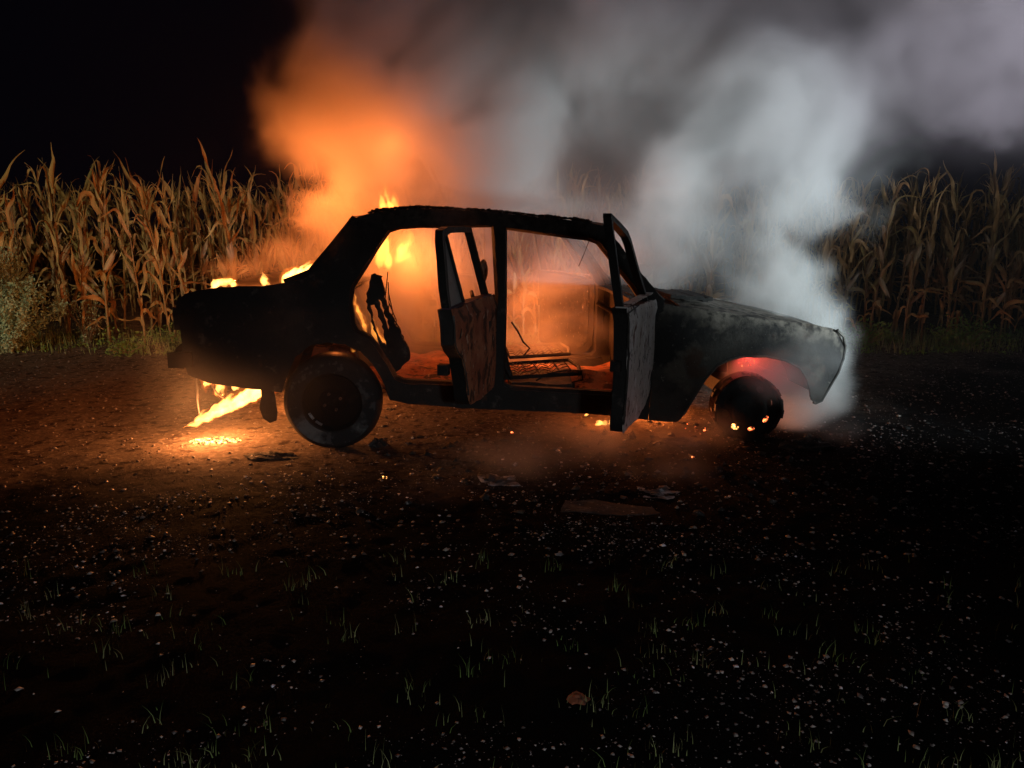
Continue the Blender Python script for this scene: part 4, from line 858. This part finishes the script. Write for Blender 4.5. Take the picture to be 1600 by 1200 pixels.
PUFFS = [  # x, y, z, rx, ry, rz, density, softness
    # orange column over the tail
    (-1.22, .45, 1.30, .52, .50, .42, 2.6, .7), (-1.16, .65, 1.80, .54, .55, .55, 3.6, .6), (-1.20, .75, 2.30, .52, .60, .50, 3.6, .6), (-1.02, .85, 2.85, .56, .65, .58, 3.4, .6), (-.98, .95, 3.5, .70, .8, .7, 3.0, .8),
    (-1.45, .25, 1.08, .42, .6, .22, 2.0, 1.3), (-1.75, .15, 1.0, .38, .5, .11, 1.6, 1.5), (-.6, .8, 2.0, .65, .6, .65, 2.2, 1.1), (-.4, .9, 2.7, .8, .6, .8, 2.0, 1.1),
    # cabin haze
    (-.75, .15, .85, .55, .65, .55, 3.2, 1.2), (-.2, .1, .85, .6, .65, .5, 1.8, 1.2), (.15, .12, .50, .60, .6, .38, 4.6, 1.1), (.3, .3, .9, .5, .6, .4, 1.1, 1.4),
    # pale puffs above the roof
    (-.25, .6, 1.75, .45, .5, .42, 2.6, .7), (.12, .8, 2.05, .42, .45, .42, 2.6, .7), (-.05, .7, 1.5, .55, .4, .25, 1.6, 1), (.45, .9, 2.5, .75, .6, .5, 1.8, 1),
    # thin veil between the car and the corn
    (.9, 1.5, 1.7, 1.3, .8, 1.2, .38, 1.3), (1.2, 1.5, 1.0, 1.2, .7, .8, .4, 1.3),
    # dense smoke over the bonnet
    (1.82, .40, 1.02, .52, .5, .42, 4.4, .9), (2.0, .55, 1.42, .62, .6, .48, 3.6, 1.0), (1.95, .75, 1.9, .85, .7, .55, 2.8, 1.2), (1.2, .5, .98, .60, .5, .28, 2.6, 1.1), (1.4, .7, 1.5, .6, .6, .5, 2.4, 1.1), (2.1, .9, 2.35, .90, .8, .5, 3.0, 1.1),
    # smoke round the nose and front wheel
    (1.88, .05, .85, .38, .5, .38, 4.6, .7), (1.97, -.2, .55, .22, .35, .34, 3.8, .7), (1.80, -.42, .20, .25, .25, .24, 4.2, .9), (1.60, -.80, .42, .20, .10, .18, 1.8, 1.2), (1.74, -.84, .60, .17, .10, .16, 1.5, 1.2), (1.55, -.55, .33, .22, .12, .22, 3.2, 1.0),
    # drift to the upper right
    (2.8, 1.2, 2.55, 1.0, .8, .50, 2.4, 1), (3.7, 1.4, 2.65, 1.1, .9, .55, 2.4, 1), (4.6, 1.5, 2.7, 1.2, .9, .62, 2.2, 1), (5.7, 1.5, 2.75, 1.3, .9, .75, 2.0, 1), (2.9, 1.3, 2.1, .55, .6, .3, .9, 1.2),
    (2.0, 1.3, 3.1, 1.7, 1, .8, 2.0, 1.4), (.9, 1.1, 2.6, 1.0, .8, .6, 1.6, 1.4), (3.9, 1.5, 3.5, 1.9, 1.1, .9, 1.8, 1.3), (.7, 1.1, 3.2, 1.3, .9, .9, 1.5, 1.6), (1.3, 1.2, 3.0, 1.6, .9, 1.2, 1.7, 2.4), (.75, 1.2, 2.15, .8, .7, .5, 1.3, 1.6), (.0, 1.1, 3.4, .9, .8, .9, 1.4, 2), (3.0, 1.3, 3.2, 3.2, .9, 1.1, .8, 2.6),
    # wisps in front of the car
    (-1.7, -1.05, .45, .7, .35, .45, .22, 1.8), (-1.0, -1.1, .5, .8, .35, .5, .14, 1.8),
    (-.95, -.85, 1.12, .16, .10, .22, .9, 1.3), (-.98, -.85, .82, .13, .10, .22, .8, 1.3), (.45, -.95, .12, .50, .30, .11, 1.5, 1.4), (.85, -1.15, .11, .42, .24, .12, 1.3, 1.4), (1.05, -1.0, .10, .35, .3, .10, 1.4, 1.2), (.80, -1.45, .07, .26, .22, .08, 1.8, 1.3), (1.15, -1.0, .16, .25, .2, .13, 1.5, 1.2), (.1, -1.2, .08, .5, .3, .09, .9, 1.4), (1.85, -.70, .10, .2, .2, .10, 1.6, 1.2), 
    (.1, .1, 1.42, .7, .65, .10, 2.0, 1.2), (-.2, -.72, 1.35, .7, .12, .10, .9, 1.3),
]
D = np.zeros(GX3.shape, np.float32)
for (x, y, z, rx, ry, rz, dn, so) in PUFFS:
    r = np.sqrt(((GX3 - x) / rx) ** 2 + ((GY3 - y) / ry) ** 2 + ((GZ3 - z) / rz) ** 2)
    k = np.clip((1.12 - r) / so + (NZ - .5) * 1.25 / max(1, so) ** 1.5, 0, 1); k = k * k * (3 - 2 * k) * np.clip((1.9 - r) / .6, 0, 1); D = np.maximum(D, dn * k) + .25 * dn * k * (D > 0) * .3
D *= .40 + 1.15 * NZ
# the thin continuous veil in which the plumes drift away
sg_ = lambda v, w: 1 / (1 + np.exp(-np.clip(v / w, -30, 30)))
edge = fbm3(.8, 3, 11) - .5
zlow = np.interp(GX3, [-1.5, -.6, 2.0, 2.5, 3.0, 4.5, 7], [1.6, 1.2, 1.0, 1.5, 2.15, 2.05, 2.1]).astype(np.float32)
VE = .62 * sg_(GX3 + 1.45 + edge * .9, .12) * sg_(GZ3 - zlow + edge * .5, .13) * np.exp(-((GY3 - 1.15) / .62) ** 2) * (.55 + .9 * NZ)
D = D + VE
for A_, a, b in ((GX3, lo[0], hi[0]), (GY3, lo[1], hi[1]), (GZ3, lo[2] - 1, hi[2])):   # fade to nothing before the grid ends
    D *= np.clip((A_ - a) / .25, 0, 1) * np.clip((b - A_) / .25, 0, 1)
SMOKE = 1.0; D = np.maximum(D, .0018)   # a trace of smoke fills the whole air round the car
me = bpy.data.meshes.new('smoke'); me.vertices.add(int(n3.prod()))
at = me.attributes.new('smoke_density', 'FLOAT', 'POINT'); at.data.foreach_set('value', D.ravel().astype(np.float32))
smo = bpy.data.objects.new('smoke', me); COL.objects.link(smo); tag(smo, 'smoke rising from the burning car, orange at the tail and blue-grey over the bonnet', 'smoke', kind='stuff')
ng = bpy.data.node_groups.new('smoke_volume', 'GeometryNodeTree'); ng.interface.new_socket('Geometry', in_out='INPUT', socket_type='NodeSocketGeometry'); ng.interface.new_socket('Geometry', in_out='OUTPUT', socket_type='NodeSocketGeometry')
gn, gl = ng.nodes, ng.links; gi = gn.new('NodeGroupInput'); go = gn.new('NodeGroupOutput'); vc = gn.new('GeometryNodeVolumeCube')
vc.inputs['Min'].default_value = tuple(lo); vc.inputs['Max'].default_value = tuple(hi)
for k, v in zip('XYZ', n3): vc.inputs['Resolution ' + k].default_value = int(v)
src = gn.new('GeometryNodeInputPosition').outputs[0]
for op, b in (('SUBTRACT', tuple(lo)), ('MULTIPLY', tuple((n3 - 1) / (hi - lo))), ('ADD', (.5, .5, .5)), ('FLOOR', None)):
    v = gn.new('ShaderNodeVectorMath'); v.operation = op; gl.new(src, v.inputs[0]); src = v.outputs[0]
    if b: v.inputs[1].default_value = b
v = gn.new('ShaderNodeVectorMath'); v.operation = 'DOT_PRODUCT'; gl.new(src, v.inputs[0]); v.inputs[1].default_value = (int(n3[1] * n3[2]), int(n3[2]), 1)
fi = gn.new('FunctionNodeFloatToInt'); gl.new(v.outputs['Value'], fi.inputs[0])
si = gn.new('GeometryNodeSampleIndex'); si.data_type = 'FLOAT'; si.domain = 'POINT'; na = gn.new('GeometryNodeInputNamedAttribute'); na.data_type = 'FLOAT'; na.inputs[0].default_value = 'smoke_density'
gl.new(gi.outputs[0], si.inputs['Geometry']); gl.new(na.outputs['Attribute'], si.inputs['Value']); gl.new(fi.outputs[0], si.inputs['Index']); gl.new(si.outputs[0], vc.inputs['Density'])
sm = gn.new('GeometryNodeSetMaterial'); gl.new(vc.outputs[0], sm.inputs[0]); gl.new(sm.outputs[0], go.inputs[0])
m = bpy.data.materials.new('smoke'); m.use_nodes = True; t = m.node_tree; t.nodes.clear(); o = t.nodes.new('ShaderNodeOutputMaterial'); p = t.nodes.new('ShaderNodeVolumePrincipled'); t.links.new(p.outputs[0], o.inputs['Volume'])
p.inputs['Density'].default_value = SMOKE; p.inputs['Color'].default_value = (.80, .79, .78, 1); p.inputs['Anisotropy'].default_value = .15
sm.inputs['Material'].default_value = m; me.materials.append(m); smo.modifiers.new('smoke_volume', 'NODES').node_group = ng
